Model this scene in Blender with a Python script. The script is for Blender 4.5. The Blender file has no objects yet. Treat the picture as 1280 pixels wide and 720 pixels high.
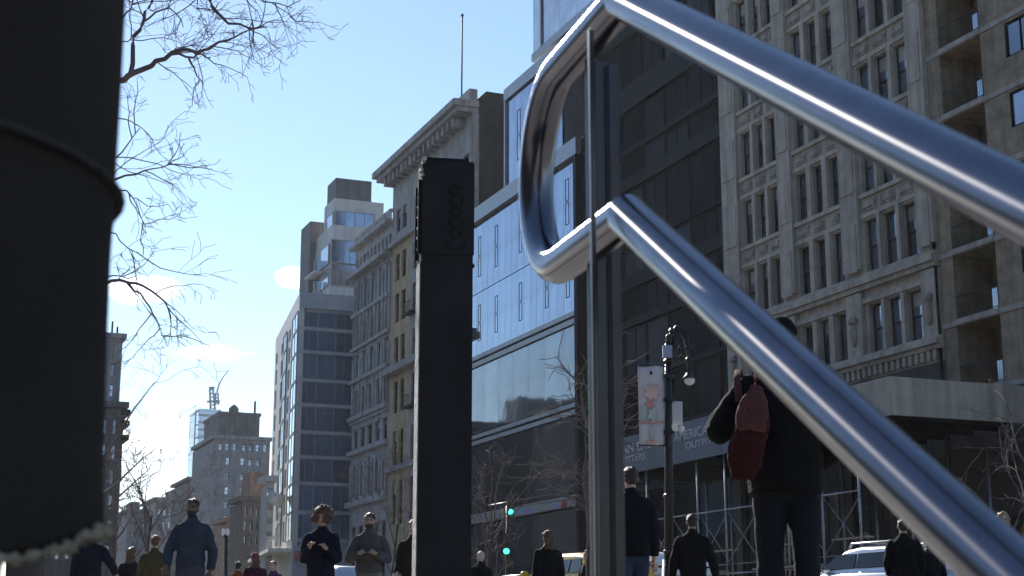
import bpy, bmesh, math, random
from mathutils import Vector, Matrix, noise as mnoise
rad = math.radians
scn = bpy.context.scene
col = scn.collection
random.seed(7)
V = Vector

# ------------------------------------------------------------------ camera frame of reference
F, TH, EYE = 1890.0, rad(12.8), V((0, 0, 0.1))
CT, ST = math.cos(TH), math.sin(TH)
AZ = rad(22.15)
S = V((-math.sin(AZ), math.cos(AZ), 0))          # along the avenue, away from the viewer
R = V((math.cos(AZ), math.sin(AZ), 0))           # across the avenue, into the right-hand buildings
ANG_ST = math.atan2(-S.y, -S.x)                  # a front that looks on to the avenue
ANG_CR = math.atan2(R.y, R.x)                    # a front that looks back up the avenue
DM = 40.0                                        # distance of the building line

def ray(px, py):
    u, v = px - 640, 360 - py
    return V((u, F * CT - v * ST, F * ST + v * CT))
def at(px, py, Y):
    d = ray(px, py); return EYE + d * (Y / d.y)
def hit(px, py, D=DM):                            # (distance along avenue, height) on a plane parallel to the avenue
    d = ray(px, py); p = EYE + d * (D / d.dot(R)); return p.dot(S), p.z
def hitc(px, py, T):                              # (distance across, height) on a plane square to the avenue
    d = ray(px, py); p = EYE + d * (T / d.dot(S)); return p.dot(R), p.z
def plan(D, t, z=0):
    p = R * D + S * t; return V((p.x, p.y, z))

# ------------------------------------------------------------------ materials
def mat(name, c, rough=.75, metal=0.0, var=.25, scale=3.0, bump=.0, bscale=30., streak=0., spec=.5, rnd=0., aniso=0., sheen=0.):
    m = bpy.data.materials.new(name); m.use_nodes = True
    nt = m.node_tree; N = nt.nodes; L = nt.links
    b = N['Principled BSDF']
    b.inputs['Roughness'].default_value = rough; b.inputs['Metallic'].default_value = metal
    b.inputs['Specular IOR Level'].default_value = spec
    if sheen: b.inputs['Sheen Weight'].default_value = sheen
    if aniso: b.inputs['Anisotropic'].default_value = aniso
    tc = N.new('ShaderNodeTexCoord')
    n = N.new('ShaderNodeTexNoise'); n.inputs['Scale'].default_value = scale; n.inputs['Detail'].default_value = 6
    L.new(tc.outputs['Object'], n.inputs['Vector'])
    mr = N.new('ShaderNodeMapRange'); mr.inputs['From Min'].default_value = .3; mr.inputs['From Max'].default_value = .7
    mr.inputs['To Min'].default_value = 1 - var; mr.inputs['To Max'].default_value = 1 + var
    L.new(n.outputs['Fac'], mr.inputs['Value'])
    fac = mr.outputs['Result']
    if streak:
        mp = N.new('ShaderNodeMapping'); mp.inputs['Scale'].default_value = (2.2, 2.2, .12)
        L.new(tc.outputs['Object'], mp.inputs['Vector'])
        n2 = N.new('ShaderNodeTexNoise'); n2.inputs['Scale'].default_value = 1.2; n2.inputs['Detail'].default_value = 8
        L.new(mp.outputs['Vector'], n2.inputs['Vector'])
        m2 = N.new('ShaderNodeMapRange'); m2.inputs['From Min'].default_value = .35; m2.inputs['From Max'].default_value = .65
        m2.inputs['To Min'].default_value = 1 - streak; m2.inputs['To Max'].default_value = 1 + streak * .5
        L.new(n2.outputs['Fac'], m2.inputs['Value'])
        mm = N.new('ShaderNodeMath'); mm.operation = 'MULTIPLY'
        L.new(fac, mm.inputs[0]); L.new(m2.outputs['Result'], mm.inputs[1]); fac = mm.outputs[0]
    if rnd:
        oi = N.new('ShaderNodeObjectInfo')
        m3 = N.new('ShaderNodeMapRange'); m3.inputs['To Min'].default_value = 1 - rnd; m3.inputs['To Max'].default_value = 1 + rnd
        L.new(oi.outputs['Random'], m3.inputs['Value'])
        mm = N.new('ShaderNodeMath'); mm.operation = 'MULTIPLY'
        L.new(fac, mm.inputs[0]); L.new(m3.outputs['Result'], mm.inputs[1]); fac = mm.outputs[0]
    vm = N.new('ShaderNodeVectorMath'); vm.operation = 'SCALE'; vm.inputs[0].default_value = c[:3]
    L.new(fac, vm.inputs['Scale']); L.new(vm.outputs['Vector'], b.inputs['Base Color'])
    if bump:
        nb = N.new('ShaderNodeTexNoise'); nb.inputs['Scale'].default_value = bscale; nb.inputs['Detail'].default_value = 5
        L.new(tc.outputs['Object'], nb.inputs['Vector'])
        bp = N.new('ShaderNodeBump'); bp.inputs['Strength'].default_value = bump; bp.inputs['Distance'].default_value = .05
        L.new(nb.outputs['Fac'], bp.inputs['Height']); L.new(bp.outputs['Normal'], b.inputs['Normal'])
    return m

def brick_mat(name, c1, c2, mortar, scale=1.0, rough=.85):
    m = mat(name, c1, rough, var=.3, scale=1.5, streak=.25)
    nt = m.node_tree; N = nt.nodes; L = nt.links
    tc = [n for n in N if n.type == 'TEX_COORD'][0]
    vm = [n for n in N if n.type == 'VECT_MATH'][0]
    sp = N.new('ShaderNodeSeparateXYZ'); cb = N.new('ShaderNodeCombineXYZ')
    L.new(tc.outputs['Object'], sp.inputs[0]); L.new(sp.outputs['X'], cb.inputs['X']); L.new(sp.outputs['Z'], cb.inputs['Y'])
    br = N.new('ShaderNodeTexBrick'); br.inputs['Scale'].default_value = scale
    br.inputs['Color1'].default_value = (*c1, 1); br.inputs['Color2'].default_value = (*c2, 1); br.inputs['Mortar'].default_value = (*mortar, 1)
    br.inputs['Mortar Size'].default_value = .012; br.inputs['Brick Width'].default_value = .25; br.inputs['Row Height'].default_value = .09
    L.new(cb.outputs[0], br.inputs['Vector']); L.new(br.outputs['Color'], vm.inputs[0])
    return m

def glass_mat(name, c, rough=.04, metal=0., wav=.02, rnd=.3, ws=.35):
    m = mat(name, c, rough, metal, var=.15, scale=.6, rnd=rnd)
    nt = m.node_tree; N = nt.nodes; L = nt.links; b = N['Principled BSDF']
    tc = [n for n in N if n.type == 'TEX_COORD'][0]
    oi = N.new('ShaderNodeObjectInfo')
    ad = N.new('ShaderNodeVectorMath'); ad.operation = 'ADD'
    sc = N.new('ShaderNodeVectorMath'); sc.operation = 'SCALE'; sc.inputs['Scale'].default_value = 37.
    cx = N.new('ShaderNodeCombineXYZ'); L.new(oi.outputs['Random'], cx.inputs[0]); L.new(oi.outputs['Random'], cx.inputs[2])
    L.new(cx.outputs[0], sc.inputs[0]); L.new(tc.outputs['Object'], ad.inputs[0]); L.new(sc.outputs[0], ad.inputs[1])
    nb = N.new('ShaderNodeTexNoise'); nb.inputs['Scale'].default_value = ws; nb.inputs['Detail'].default_value = 2
    L.new(ad.outputs[0], nb.inputs['Vector'])
    bp = N.new('ShaderNodeBump'); bp.inputs['Strength'].default_value = 1.; bp.inputs['Distance'].default_value = wav
    L.new(nb.outputs['Fac'], bp.inputs['Height']); L.new(bp.outputs['Normal'], b.inputs['Normal'])
    return m

def emit_mat(name, c, s):
    m = bpy.data.materials.new(name); m.use_nodes = True
    b = m.node_tree.nodes['Principled BSDF']
    b.inputs['Base Color'].default_value = (*c, 1); b.inputs['Emission Color'].default_value = (*c, 1); b.inputs['Emission Strength'].default_value = s
    return m

M = dict(
 steel=mat('brushed_steel', (.30, .305, .315), .22, 1., var=.06, scale=14, bump=.006, bscale=160, aniso=.0),
 steel_post=mat('worn_post_steel', (.17, .17, .175), .30, 1., var=.2, scale=9),
 steel_dull=mat('dull_steel', (.085, .085, .092), .36, 1., var=.15, scale=8, bump=.02, bscale=120),
 limestone=mat('limestone', (.40, .36, .305),   .85, var=.16, scale=1.6, bump=.25, bscale=14, streak=.24),
 lime_dark=mat('limestone_panel', (.31, .275, .23), .85, var=.3, scale=4., bump=.5, bscale=9, streak=.35),
 greystone=mat('grey_stone', (.37, .365, .375), .85, var=.2, scale=1.2, bump=.25, bscale=12, streak=.3),
 tallstone=mat('pale_stone', (.31, .305, .31), .85, var=.2, scale=1.2, bump=.25, bscale=12, streak=.3),
 tan=mat('tan_stone', (.42, .33, .20), .85, var=.2, scale=1.5, streak=.25, bump=.2, bscale=12),
 brick=brick_mat('tan_brick', (.285, .22, .145), (.24, .185, .125), (.26, .235, .19)),
 brown=brick_mat('dark_brown_brick', (.045, .037, .036), (.036, .03, .03), (.04, .037, .036)),
 brown2=brick_mat('sooty_brick', (.12, .095, .08), (.10, .08, .07), (.11, .10, .09)),
 redbrick=brick_mat('red_brick', (.30, .15, .09), (.22, .11, .07), (.25, .2, .17)),
 concrete=mat('concrete', (.34, .32, .29), .85, var=.15, scale=2, streak=.2, bump=.15, bscale=25),
 whitepanel=mat('white_panel', (.52, .505, .49), .6, var=.08, scale=.8, streak=.12),
 paleband=mat('pale_band', (.38, .41, .47), .5, var=.08, scale=1., streak=.1),
 greywall=mat('grey_wall', (.22, .22, .235), .85, var=.18, scale=.6, streak=.3),
 greywall2=mat('grey_wall_dark', (.12, .115, .115), .85, var=.2, scale=.6, streak=.3),
 mechgrey=mat('louvre_grey', (.13, .125, .13), .7, var=.1, scale=1, streak=.15),
 darkframe=mat('dark_frame', (.012, .012, .014), .6, var=.2),
 bronze=mat('bronze_frame', (.05, .045, .042), .5, var=.2),
 alu=mat('aluminium', (.27, .275, .29), .42, .7, var=.1),
 greenframe=mat('pale_frame', (.5, .5, .5), .5, var=.1),
 winglass=glass_mat('window_glass', (.03, .035, .045), .06, 0., .02, .6),
 sashglass=glass_mat('sash_glass', (.22, .25, .31), .08, .7, .03, .6),
 blueglass=glass_mat('blue_glass', (.25, .30, .38), .08, .92, .004, .07),
 midglass=glass_mat('reflective_glass', (.17, .19, .21), .04, .8, .010, .1),
 lowglass=glass_mat('shop_glass', (.045, .055, .066), .06, .5, .012, .3),
 towerglass=glass_mat('tower_glass', (.13, .20, .32), .06, .6, .015, .35),
 topglass=glass_mat('cloudy_glass', (.46, .46, .48), .10, .85, .06, .1, .5),
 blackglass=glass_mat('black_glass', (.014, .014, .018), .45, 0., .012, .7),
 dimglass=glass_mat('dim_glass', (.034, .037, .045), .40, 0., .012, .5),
 paleglass=glass_mat('balcony_glass', (.35, .4, .45), .1, .75, .01, .1),
 blind=mat('window_blind', (.30, .29, .27), .6, var=.1, rnd=.5),
 black=mat('black_paint', (.018, .018, .02), .4, var=.3, scale=10),
 castiron=mat('cast_iron', (.022, .022, .024), .33, .3, var=.4, scale=12, bump=.4, bscale=40),
 pylon=mat('dark_bronze_cast', (.021, .022, .026), .7, .0, spec=.2, var=.25, scale=5, bump=.15, bscale=16, streak=.3),
 pylon_chip_sun=mat('pylon_wear_and_painted_sun', (.42, .41, .39), .7, var=.35, scale=20, bump=.5, bscale=30),  # pale chipped edge, and sunlight painted on the pylon's side face
 shed=mat('beige_painted_plywood', (.38, .345, .295), .7, var=.12, scale=1.2, streak=.25),
 shedblue=mat('blue_grey_vinyl', (.11, .125, .165), .6, var=.12, scale=1.5, streak=.15),
 letter=mat('sign_lettering', (.50, .51, .55), .6, var=.05),
 pole=mat('galvanised_pipe', (.33, .335, .36), .4, .8, var=.3, scale=6),
 plank=mat('scaffold_plank', (.42, .35, .22), .7, var=.3, scale=4),
 banner=mat('banner_cloth', (.52, .52, .56), .8, var=.06, scale=2),
 bred=mat('banner_red', (.52, .25, .22), .8), bgreen=mat('banner_green', (.36, .45, .40), .8), borange=mat('banner_orange', (.58, .42, .37), .8),
 globe=mat('opal_glass', (.75, .75, .72), .15, var=.05),
 signplate=mat('street_sign_blue', (.30, .34, .50), .5, var=.1),
 traffic=mat('traffic_housing', (.06, .04, .012), .5, var=.2),
 green=emit_mat('green_signal', (.05, .9, .62), 2.2),
 redoff=mat('unlit_red_lens', (.05, .008, .006), .5), amberoff=mat('unlit_amber_lens', (.05, .028, .008), .5),
 bark=mat('bark', (.065, .052, .045), .9, var=.35, scale=9, bump=.6, bscale=30),
 twig=mat('twig_bark', (.115, .09, .09), .85, var=.3, scale=3),
 leaf=mat('withered_leaf', (.16, .11, .04), .8, var=.4, scale=6),
 asphalt=mat('asphalt', (.05, .05, .052), .9, var=.25, scale=1.5, bump=.3, bscale=90),
 paving=mat('plaza_paving', (.23, .21, .185), .85, var=.15, scale=1, bump=.2, bscale=40),
 walk=mat('sidewalk_concrete', (.13, .125, .12), .9, var=.2, scale=1.5),
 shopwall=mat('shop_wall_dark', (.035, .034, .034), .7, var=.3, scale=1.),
 ground=mat('city_ground', (.09, .085, .08), .9, var=.2, scale=.05),
 kerb=mat('kerb_stone', (.32, .31, .30), .85, var=.2, scale=3),
 roadpaint=mat('road_paint', (.6, .6, .57), .7, var=.2, scale=8),
 granite=mat('stair_granite', (.22, .22, .22), .7, var=.3, scale=40),
 rooftar=mat('roof_tar', (.09, .09, .09), .9, var=.2, scale=1),
 crane=mat('crane_paint', (.30, .33, .38), .6),
 scaffglass=glass_mat('new_tower_glass', (.30, .36, .44), .15, .7, .01, .1),
 tyre=mat('tyre_rubber', (.02, .02, .02), .85), rim=mat('wheel_rim', (.45, .46, .48), .3, 1.),
 carglass=glass_mat('car_glass', (.012, .014, .017), .04, .0, .004, .1, 1.),
 lamp_w=mat('headlamp_lens', (.7, .7, .7), .1), lamp_r=mat('tail_lamp_lens', (.35, .02, .02), .2),
 silver=mat('silver_car_paint', (.50, .52, .56), .25, .5, var=.04), white=mat('white_car_paint', (.75, .75, .74), .25, var=.04),
 taxi=mat('yellow_car_paint', (.65, .42, .03), .28, var=.04), darkcar=mat('graphite_car_paint', (.06, .065, .075), .25, .3, var=.05),
 awning=mat('pale_awning', (.72, .70, .64), .7, var=.1), awnred=mat('red_awning', (.35, .07, .05), .7, var=.15),
)

# ------------------------------------------------------------------ object helpers
def link(o, parent=None):
    col.objects.link(o)
    if parent is not None: o.parent = parent
    return o
def tag(o, label=None, cat=None, group=None, kind=None):
    if label: o['label'] = label
    if cat: o['category'] = cat
    if group: o['group'] = group
    if kind: o['kind'] = kind
    return o
def empty(name, loc, rz=0., label=None, cat=None, group=None):
    o = bpy.data.objects.new(name, None); o.empty_display_size = .2
    o.location = loc; o.rotation_euler = (0, 0, rz); link(o)
    return tag(o, label, cat, group)
def build(name, bm, mats, parent=None, loc=None, rz=0., smooth=False):
    bmesh.ops.recalc_face_normals(bm, faces=bm.faces)
    me = bpy.data.meshes.new(name); bm.to_mesh(me); bm.free()
    for m in (mats if isinstance(mats, (list, tuple)) else [mats]): me.materials.append(m)
    if smooth:
        for p in me.polygons: p.use_smooth = True
    o = bpy.data.objects.new(name, me); link(o, parent)
    if loc is not None: o.location = loc
    if rz: o.rotation_euler = (0, 0, rz)
    return o
def inst(name, me, parent, loc, rz=0.):
    o = bpy.data.objects.new(name, me); link(o, parent); o.location = loc; o.rotation_euler = (0, 0, rz); return o
def box(bm, x0, x1, y0, y1, z0, z1, mi=0):
    vs = [bm.verts.new((x, y, z)) for z in (z0, z1) for y in (y0, y1) for x in (x0, x1)]
    for q in ((0, 2, 3, 1), (4, 5, 7, 6), (0, 1, 5, 4), (2, 6, 7, 3), (0, 4, 6, 2), (1, 3, 7, 5)):
        f = bm.faces.new([vs[i] for i in q]); f.material_index = mi
def prism(bm, pts, z0, z1, mi=0):
    a = [bm.verts.new((p[0], p[1], z0)) for p in pts]; b = [bm.verts.new((p[0], p[1], z1)) for p in pts]
    n = len(pts)
    fs = [bm.faces.new(a[::-1]), bm.faces.new(b)] + [bm.faces.new((a[i], a[(i + 1) % n], b[(i + 1) % n], b[i])) for i in range(n)]
    for f in fs: f.material_index = mi
def frame_of(d, hint=None):
    d = d.normalized(); h = hint or (V((0, 0, 1)) if abs(d.z) < .9 else V((0, 1, 0)))
    x = d.cross(h).normalized(); return x, x.cross(d).normalized()
def loft(bm, pts, rads, n=10, hint=None, mi=0, cap=True, smooth=True):
    rings = []
    pts = [V(p) for p in pts]
    for i, p in enumerate(pts):
        d = (pts[min(i + 1, len(pts) - 1)] - pts[max(i - 1, 0)])
        x, y = frame_of(d, hint)
        r = rads[i] if isinstance(rads, (list, tuple)) else rads
        rx, ry = r if isinstance(r, tuple) else (r, r)
        rings.append([bm.verts.new(p + x * (math.cos(2 * math.pi * k / n) * rx) + y * (math.sin(2 * math.pi * k / n) * ry)) for k in range(n)])
    for a, b in zip(rings, rings[1:]):
        for k in range(n):
            f = bm.faces.new((a[k], a[(k + 1) % n], b[(k + 1) % n], b[k])); f.material_index = mi; f.smooth = smooth
    if cap:
        for rg in (rings[0][::-1], rings[-1]):
            f = bm.faces.new(rg); f.material_index = mi
def rod(bm, a, b, r, n=8, mi=0): loft(bm, [a, b], [r, r], n, mi=mi)
def ell(bm, c, r, nu=16, nv=10, mi=0):
    c = V(c)
    top = bm.verts.new(c + V((0, 0, r[2]))); bot = bm.verts.new(c - V((0, 0, r[2])))
    rings = [[bm.verts.new(c + V((r[0] * math.sin(math.pi * j / nv) * math.cos(2 * math.pi * i / nu), r[1] * math.sin(math.pi * j / nv) * math.sin(2 * math.pi * i / nu), r[2] * math.cos(math.pi * j / nv)))) for i in range(nu)] for j in range(1, nv)]
    fs = []
    for i in range(nu):
        k = (i + 1) % nu
        fs.append(bm.faces.new((top, rings[0][i], rings[0][k]))); fs.append(bm.faces.new((bot, rings[-1][k], rings[-1][i])))
        for a, b in zip(rings, rings[1:]): fs.append(bm.faces.new((a[i], b[i], b[k], a[k])))
    for f in fs: f.smooth = True; f.material_index = mi
def capsule(bm, pts, rads, n=10, hint=None):            # a loft with rounded ends, for bodies
    pts = [V(p) for p in pts]
    R2 = [r if isinstance(r, tuple) else (r, r) for r in rads]
    d0 = (pts[0] - pts[1]).normalized(); d1 = (pts[-1] - pts[-2]).normalized()
    m0, m1 = min(R2[0]), min(R2[-1])
    P = [pts[0] + d0 * m0 * .9, pts[0] + d0 * m0 * .6] + pts + [pts[-1] + d1 * m1 * .6, pts[-1] + d1 * m1 * .9]
    Q = [tuple(.35 * v for v in R2[0]), tuple(.8 * v for v in R2[0])] + R2 + [tuple(.8 * v for v in R2[-1]), tuple(.35 * v for v in R2[-1])]
    loft(bm, P, Q, n, hint)
def remesh(bm, voxel, smooth=3, jit=0., jscale=8.):
    me = bpy.data.meshes.new('t'); bmesh.ops.recalc_face_normals(bm, faces=bm.faces); bm.to_mesh(me); bm.free()
    o = bpy.data.objects.new('t', me); tmp_col.objects.link(o)
    r = o.modifiers.new('r', 'REMESH'); r.mode = 'VOXEL'; r.voxel_size = voxel; r.use_smooth_shade = True
    s = o.modifiers.new('s', 'SMOOTH'); s.factor = .5; s.iterations = smooth
    dg = bpy.context.evaluated_depsgraph_get(); dg.update()
    res = bpy.data.meshes.new_from_object(o.evaluated_get(dg))
    bpy.data.objects.remove(o); bpy.data.meshes.remove(me)
    if jit:
        ns = [v.normal.copy() for v in res.vertices]
        for v, nn in zip(res.vertices, ns):
            v.co += nn * jit * mnoise.fractal(v.co * jscale, 1., 2., 3)
    for p in res.polygons: p.use_smooth = True
    res.materials.clear()
    return res
tmp_col = col

# ------------------------------------------------------------------ building helpers
class Front:
    """A vertical building front: x runs along it, y into the building, z up."""
    def __init__(s, root, P0, ang): s.root, s.P0, s.ang = root, V((P0[0], P0[1], 0)), ang
    def loc(s, x, y, z):
        c, n = math.cos(s.ang), math.sin(s.ang)
        return s.P0 + V((x * c - y * n, x * n + y * c, z)) - s.root.location
    def add(s, name, bm, mats, x=0, y=0, z=0): return build(name, bm, mats, s.root, s.loc(x, y, z), s.ang)
    def inst(s, name, me, x, y, z): return inst(name, me, s.root, s.loc(x, y, z), s.ang)

def wall_bm(W, z0, z1, rects, recess=.25, ret=.5, bm=None):
    """Front skin with real openings and reveals. rects: (x0, x1, za, zb[, arched])"""
    bm = bm or bmesh.new()
    xs = sorted({0., W} | {round(r[0], 4) for r in rects} | {round(r[1], 4) for r in rects})
    zs = sorted({z0, z1} | {round(r[2], 4) for r in rects} | {round(r[3], 4) for r in rects})
    q = lambda *p: bm.faces.new([bm.verts.new(v) for v in p])
    for za, zb in zip(zs, zs[1:]):
        run = None
        for xa, xb in list(zip(xs, xs[1:])) + [(None, None)]:
            solid = xa is not None and not any(r[0] - 1e-3 < (xa + xb) / 2 < r[1] + 1e-3 and r[2] - 1e-3 < (za + zb) / 2 < r[3] + 1e-3 for r in rects)
            if solid: run = (run[0] if run else xa, xb)
            elif run:
                q((run[0], 0, za), (run[1], 0, za), (run[1], 0, zb), (run[0], 0, zb)); run = None
    for r in rects:
        x0, x1, a, b = r[:4]
        q((x0, 0, a), (x1, 0, a), (x1, recess, a), (x0, recess, a)); q((x0, 0, b), (x0, recess, b), (x1, recess, b), (x1, 0, b))
        q((x0, 0, a), (x0, recess, a), (x0, recess, b), (x0, 0, b)); q((x1, 0, a), (x1, 0, b), (x1, recess, b), (x1, recess, a))
        if len(r) > 4 and r[4]:
            xc, rr = (x0 + x1) / 2, (x1 - x0) / 2; zc = b - rr
            arc = [(xc + rr * math.cos(math.pi * k / 12), zc + rr * math.sin(math.pi * k / 12)) for k in range(13)]
            for k in range(12):
                (ax, az), (bx, bz) = arc[k], arc[k + 1]
                q((ax, .003, az), (ax, .003, b - .001), (bx, .003, b - .001), (bx, .003, bz))
                q((ax, .003, az), (bx, .003, bz), (bx, recess, bz), (ax, recess, az))
    q((0, 0, z0), (0, ret, z0), (0, ret, z1), (0, 0, z1)); q((W, 0, z0), (W, 0, z1), (W, ret, z1), (W, ret, z0))
    q((0, 0, z1), (0, ret, z1), (W, ret, z1), (W, 0, z1)); q((0, 0, z0), (W, 0, z0), (W, ret, z0), (0, ret, z0))
    return bm

def add_split(fr, name, bm, m, x=0, touch=.012):
    """One part for each piece of this mesh that stands apart from the others."""
    bm.verts.ensure_lookup_table(); seen = set(); isl = []
    for v in bm.verts:
        if v in seen: continue
        st = [v]; seen.add(v); c = []
        while st:
            q = st.pop(); c.append(q)
            for e in q.link_edges:
                o = e.other_vert(q)
                if o not in seen: seen.add(o); st.append(o)
        lo = [min(q.co[i] for q in c) - touch for i in range(3)]; hi = [max(q.co[i] for q in c) + touch for i in range(3)]
        isl.append([c, lo, hi])
    par = list(range(len(isl)))
    def find(a):
        while par[a] != a: a = par[a]
        return a
    for a in range(len(isl)):
        for b in range(a):
            if all(isl[a][1][i] < isl[b][2][i] and isl[b][1][i] < isl[a][2][i] for i in range(3)): par[find(a)] = find(b)
    groups = {}
    for a in range(len(isl)): groups.setdefault(find(a), []).extend(isl[a][0])
    out = []
    for g in groups.values():
        nb = bmesh.new(); mp = {v: nb.verts.new(v.co) for v in g}
        for f in {f for v in g for f in v.link_faces}:
            nf = nb.faces.new([mp[v] for v in f.verts]); nf.material_index = f.material_index; nf.smooth = f.smooth
        out.append(fr.add(name, nb, m, x))
    bm.free(); return out

_wc = {}; wrng = random.Random(4)
def window_mesh(w, h, style, fm, gm):
    k = (round(w, 2), round(h, 2), style, fm.name, gm.name)
    if k in _wc: return _wc[k]
    bm = bmesh.new(); f = min(.07, w * .09)
    box(bm, 0, f, -.06, .05, 0, h); box(bm, w - f, w, -.06, .05, 0, h)
    box(bm, f, w - f, -.06, .05, 0, f); box(bm, f, w - f, -.06, .05, h - f, h)
    if style == 'sashb':
        m = h * .5; q = h * .70
        box(bm, f, w - f, -.045, .045, m - .04, m + .04)
        box(bm, f, w - f, -.01, .004, q, h - f, 2); box(bm, f, w - f, -.01, .004, m + .04, q - .001, 1); box(bm, f, w - f, .02, .034, f, m - .04, 1)
    elif style == 'sash':
        m = h * .5
        box(bm, f, w - f, -.045, .045, m - .04, m + .04)
        box(bm, f, w - f, -.01, .004, m + .04, h - f, 1); box(bm, f, w - f, .02, .034, f, m - .04, 1)
    elif style.startswith('grid'):
        nx, nz = int(style[4]), int(style[5])
        box(bm, f, w - f, .0, .014, f, h - f, 1)
        for i in range(1, nx): box(bm, w * i / nx - .025, w * i / nx + .025, -.04, -.002, f, h - f)
        for i in range(1, nz): box(bm, f, w - f, -.03, -.003, h * i / nz - .02, h * i / nz + .02)
    else:
        box(bm, f, w - f, -.01, .01, f, h - f, 1)
    me = bpy.data.meshes.new('window'); bmesh.ops.recalc_face_normals(bm, faces=bm.faces); bm.to_mesh(me); bm.free()
    me.materials.append(fm); me.materials.append(gm); me.materials.append(M['blind']); _wc[k] = me
    return me
def windows(fr, rects, style, fm, gm, recess=.25, name='window'):
    for r in rects: fr.inst(name, window_mesh(r[1] - r[0], r[3] - r[2], 'sashb' if style == 'sash' and wrng.random() < .28 else style, fm, gm), r[0], recess - .06, r[2])

def band(bm, W, z, h, out, mi=0, x0=-.0):
    box(bm, x0, W, -out, .05, z, z + h, mi)

def body(root, pts, z0, z1, m, name='side_wall'):
    bm = bmesh.new(); prism(bm, [(p[0] - root.location.x, p[1] - root.location.y) for p in pts], z0, z1)
    return build(name, bm, m, root)

def street_body(root, t0, t1, z1, m, D0=DM, depth=18, name='side_wall'):
    return body(root, [plan(D0, t0), plan(D0 + depth, t0), plan(D0 + depth, t1), plan(D0, t1)], 0, z1, m, name)
def roof_cap(root, t0, t1, z1, D0=DM, depth=18, m=None, name='roof', th=.15):
    bm = bmesh.new(); pts = [plan(D0, t0), plan(D0 + depth, t0), plan(D0 + depth, t1), plan(D0, t1)]
    prism(bm, [(p[0] - root.location.x, p[1] - root.location.y) for p in pts], z1 + .003, z1 + th)
    return build(name, bm, m or M['rooftar'], root)

# ================================================================== 1. limestone loft building with triple windows
def T(px, py, D=DM): return hit(px, py, D)[0]
def Z(px, py, D=DM): return hit(px, py, D)[1]

t_near, t_far = T(1172, 300), T(902, 120)
W = t_far - t_near; P0 = plan(DM, t_far)
X = lambda px, py: t_far - T(px, py)
root = empty('loft_building', P0, 0, 'tall pale limestone loft building with rows of triple sash windows behind the diagonal rails', 'building')
fr = Front(root, P0, ANG_ST)
bays = [((928, 942), (946.5, 958.5), (963, 975)), ((995, 1010), (1016, 1030), (1037, 1051)), ((1080, 1098), (1103, 1122), (1128, 1147))]
yref = (265, 240, 285)
rects, spand = [], []
p_z0 = Z(1112, 330); pitch = (Z(1112, 60) - Z(1112, 262.5)) / 2; wh = Z(1112, 263) - p_z0
belt = p_z0 - .55
floors = [p_z0 + pitch * k for k in range(-0, 8)]
zlow0, zlow1 = Z(1120, 433), Z(1120, 370)
for bi, bay in enumerate(bays):
    for a, b in bay:
        xa, xb = X(a, yref[bi]), X(b, yref[bi])
        for z in floors: rects.append((xa, xb, z, z + wh))
        rects.append((xa, xb, zlow0, zlow1))
ztop = floors[-1] + wh + 1.6
zsh = zlow0 - 1.15
fr.add('wall', wall_bm(W, zsh, ztop, rects, .38, .55), M['limestone'])
windows(fr, rects, 'sash', M['bronze'], M['sashglass'], .36)
# carved spandrels, bay frames, piers, belts
bs = bmesh.new(); bp = bmesh.new(); bt = bmesh.new(); bo = bmesh.new()
pe = []
for bi, bay in enumerate(bays):
    xs = [(X(a, yref[bi]), X(b, yref[bi])) for a, b in bay]
    pe.append((xs[0][0], xs[2][1]))
    for z in floors:
        for xa, xb in xs:                                   # recessed looking panel under each window: frame + raised lozenge
            if z == floors[0]: continue
            h0, h1 = z - (pitch - wh) + .42, z - .38
            box(bs, xa + .02, xb - .02, -.05, .02, h0, h1)
            box(bs, xa + .12, xb - .12, -.10, -.05, h0 + .12, h1 - .12)
        box(bt, xs[0][0] - .1, xs[2][1] + .1, -.14, .02, z - .26, z - .06)                # sill course
        box(bt, xs[0][0] - .1, xs[2][1] + .1, -.10, .02, z + wh + .10, z + wh + .30)      # lintel
        for i in range(2):
            box(bp, xs[i][1] + .04, xs[i + 1][0] - .04, -.12, .02, z - .05, z + wh + .09)
    for i in range(2): box(bp, xs[i][1] + .04, xs[i + 1][0] - .04, -.12, .02, zlow0, zlow1 + .05)
    box(bt, xs[0][0] - .25, xs[2][1] + .25, -.16, .02, zlow1 + .07, zlow1 + .3)
edges = [(-.0, pe[0][0] - .14), (pe[0][1] + .14, pe[1][0] - .14), (pe[1][1] + .14, pe[2][0] - .14), (pe[2][1] + .14, W)]
for a, b in edges:
    box(bp, a + .02, b - .02, -.22, .02, belt + .75, ztop - .9)
    box(bp, a + .1, b - .1, -.22, .02, zlow0 - .1, belt - .35)
    for z in floors: box(bp, a + .18, b - .18, -.27, -.22, z + .1, z + wh - .1)
    c = (a + b) / 2                                          # carved cartouche at each low pier
    ell(bo, (c, -.27, zlow0 + 1.0), (.22, .16, .6), 10, 8); ell(bo, (c, -.30, zlow0 + 1.6), (.30, .16, .22), 10, 6)
add_split(fr, 'spandrel_panel', bs, M['lime_dark']); add_split(fr, 'carved_ornament', bo, M['lime_dark']); add_split(fr, 'pier', bp, M['limestone']); add_split(fr, 'sill_course', bt, M['limestone'])
bc = bmesh.new()
for z, h, o in ((belt - .28, .22, .28), (belt - .06, .30, .42), (belt + .24, .14, .30), (zlow0 - .62, .2, .24), (zlow0 - .42, .22, .42), (zlow0 - .2, .14, .28), (ztop - .85, .3, .4), (ztop - .55, .5, .75)):
    band(bc, W, z, h, o)
for k in range(int(W / .42)): box(bc, k * .42 + .1, k * .42 + .3, -.2, .02, zlow0 - 1.05, zlow0 - .64)      # dentils
add_split(fr, 'cornice', bc, M['limestone'])
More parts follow.
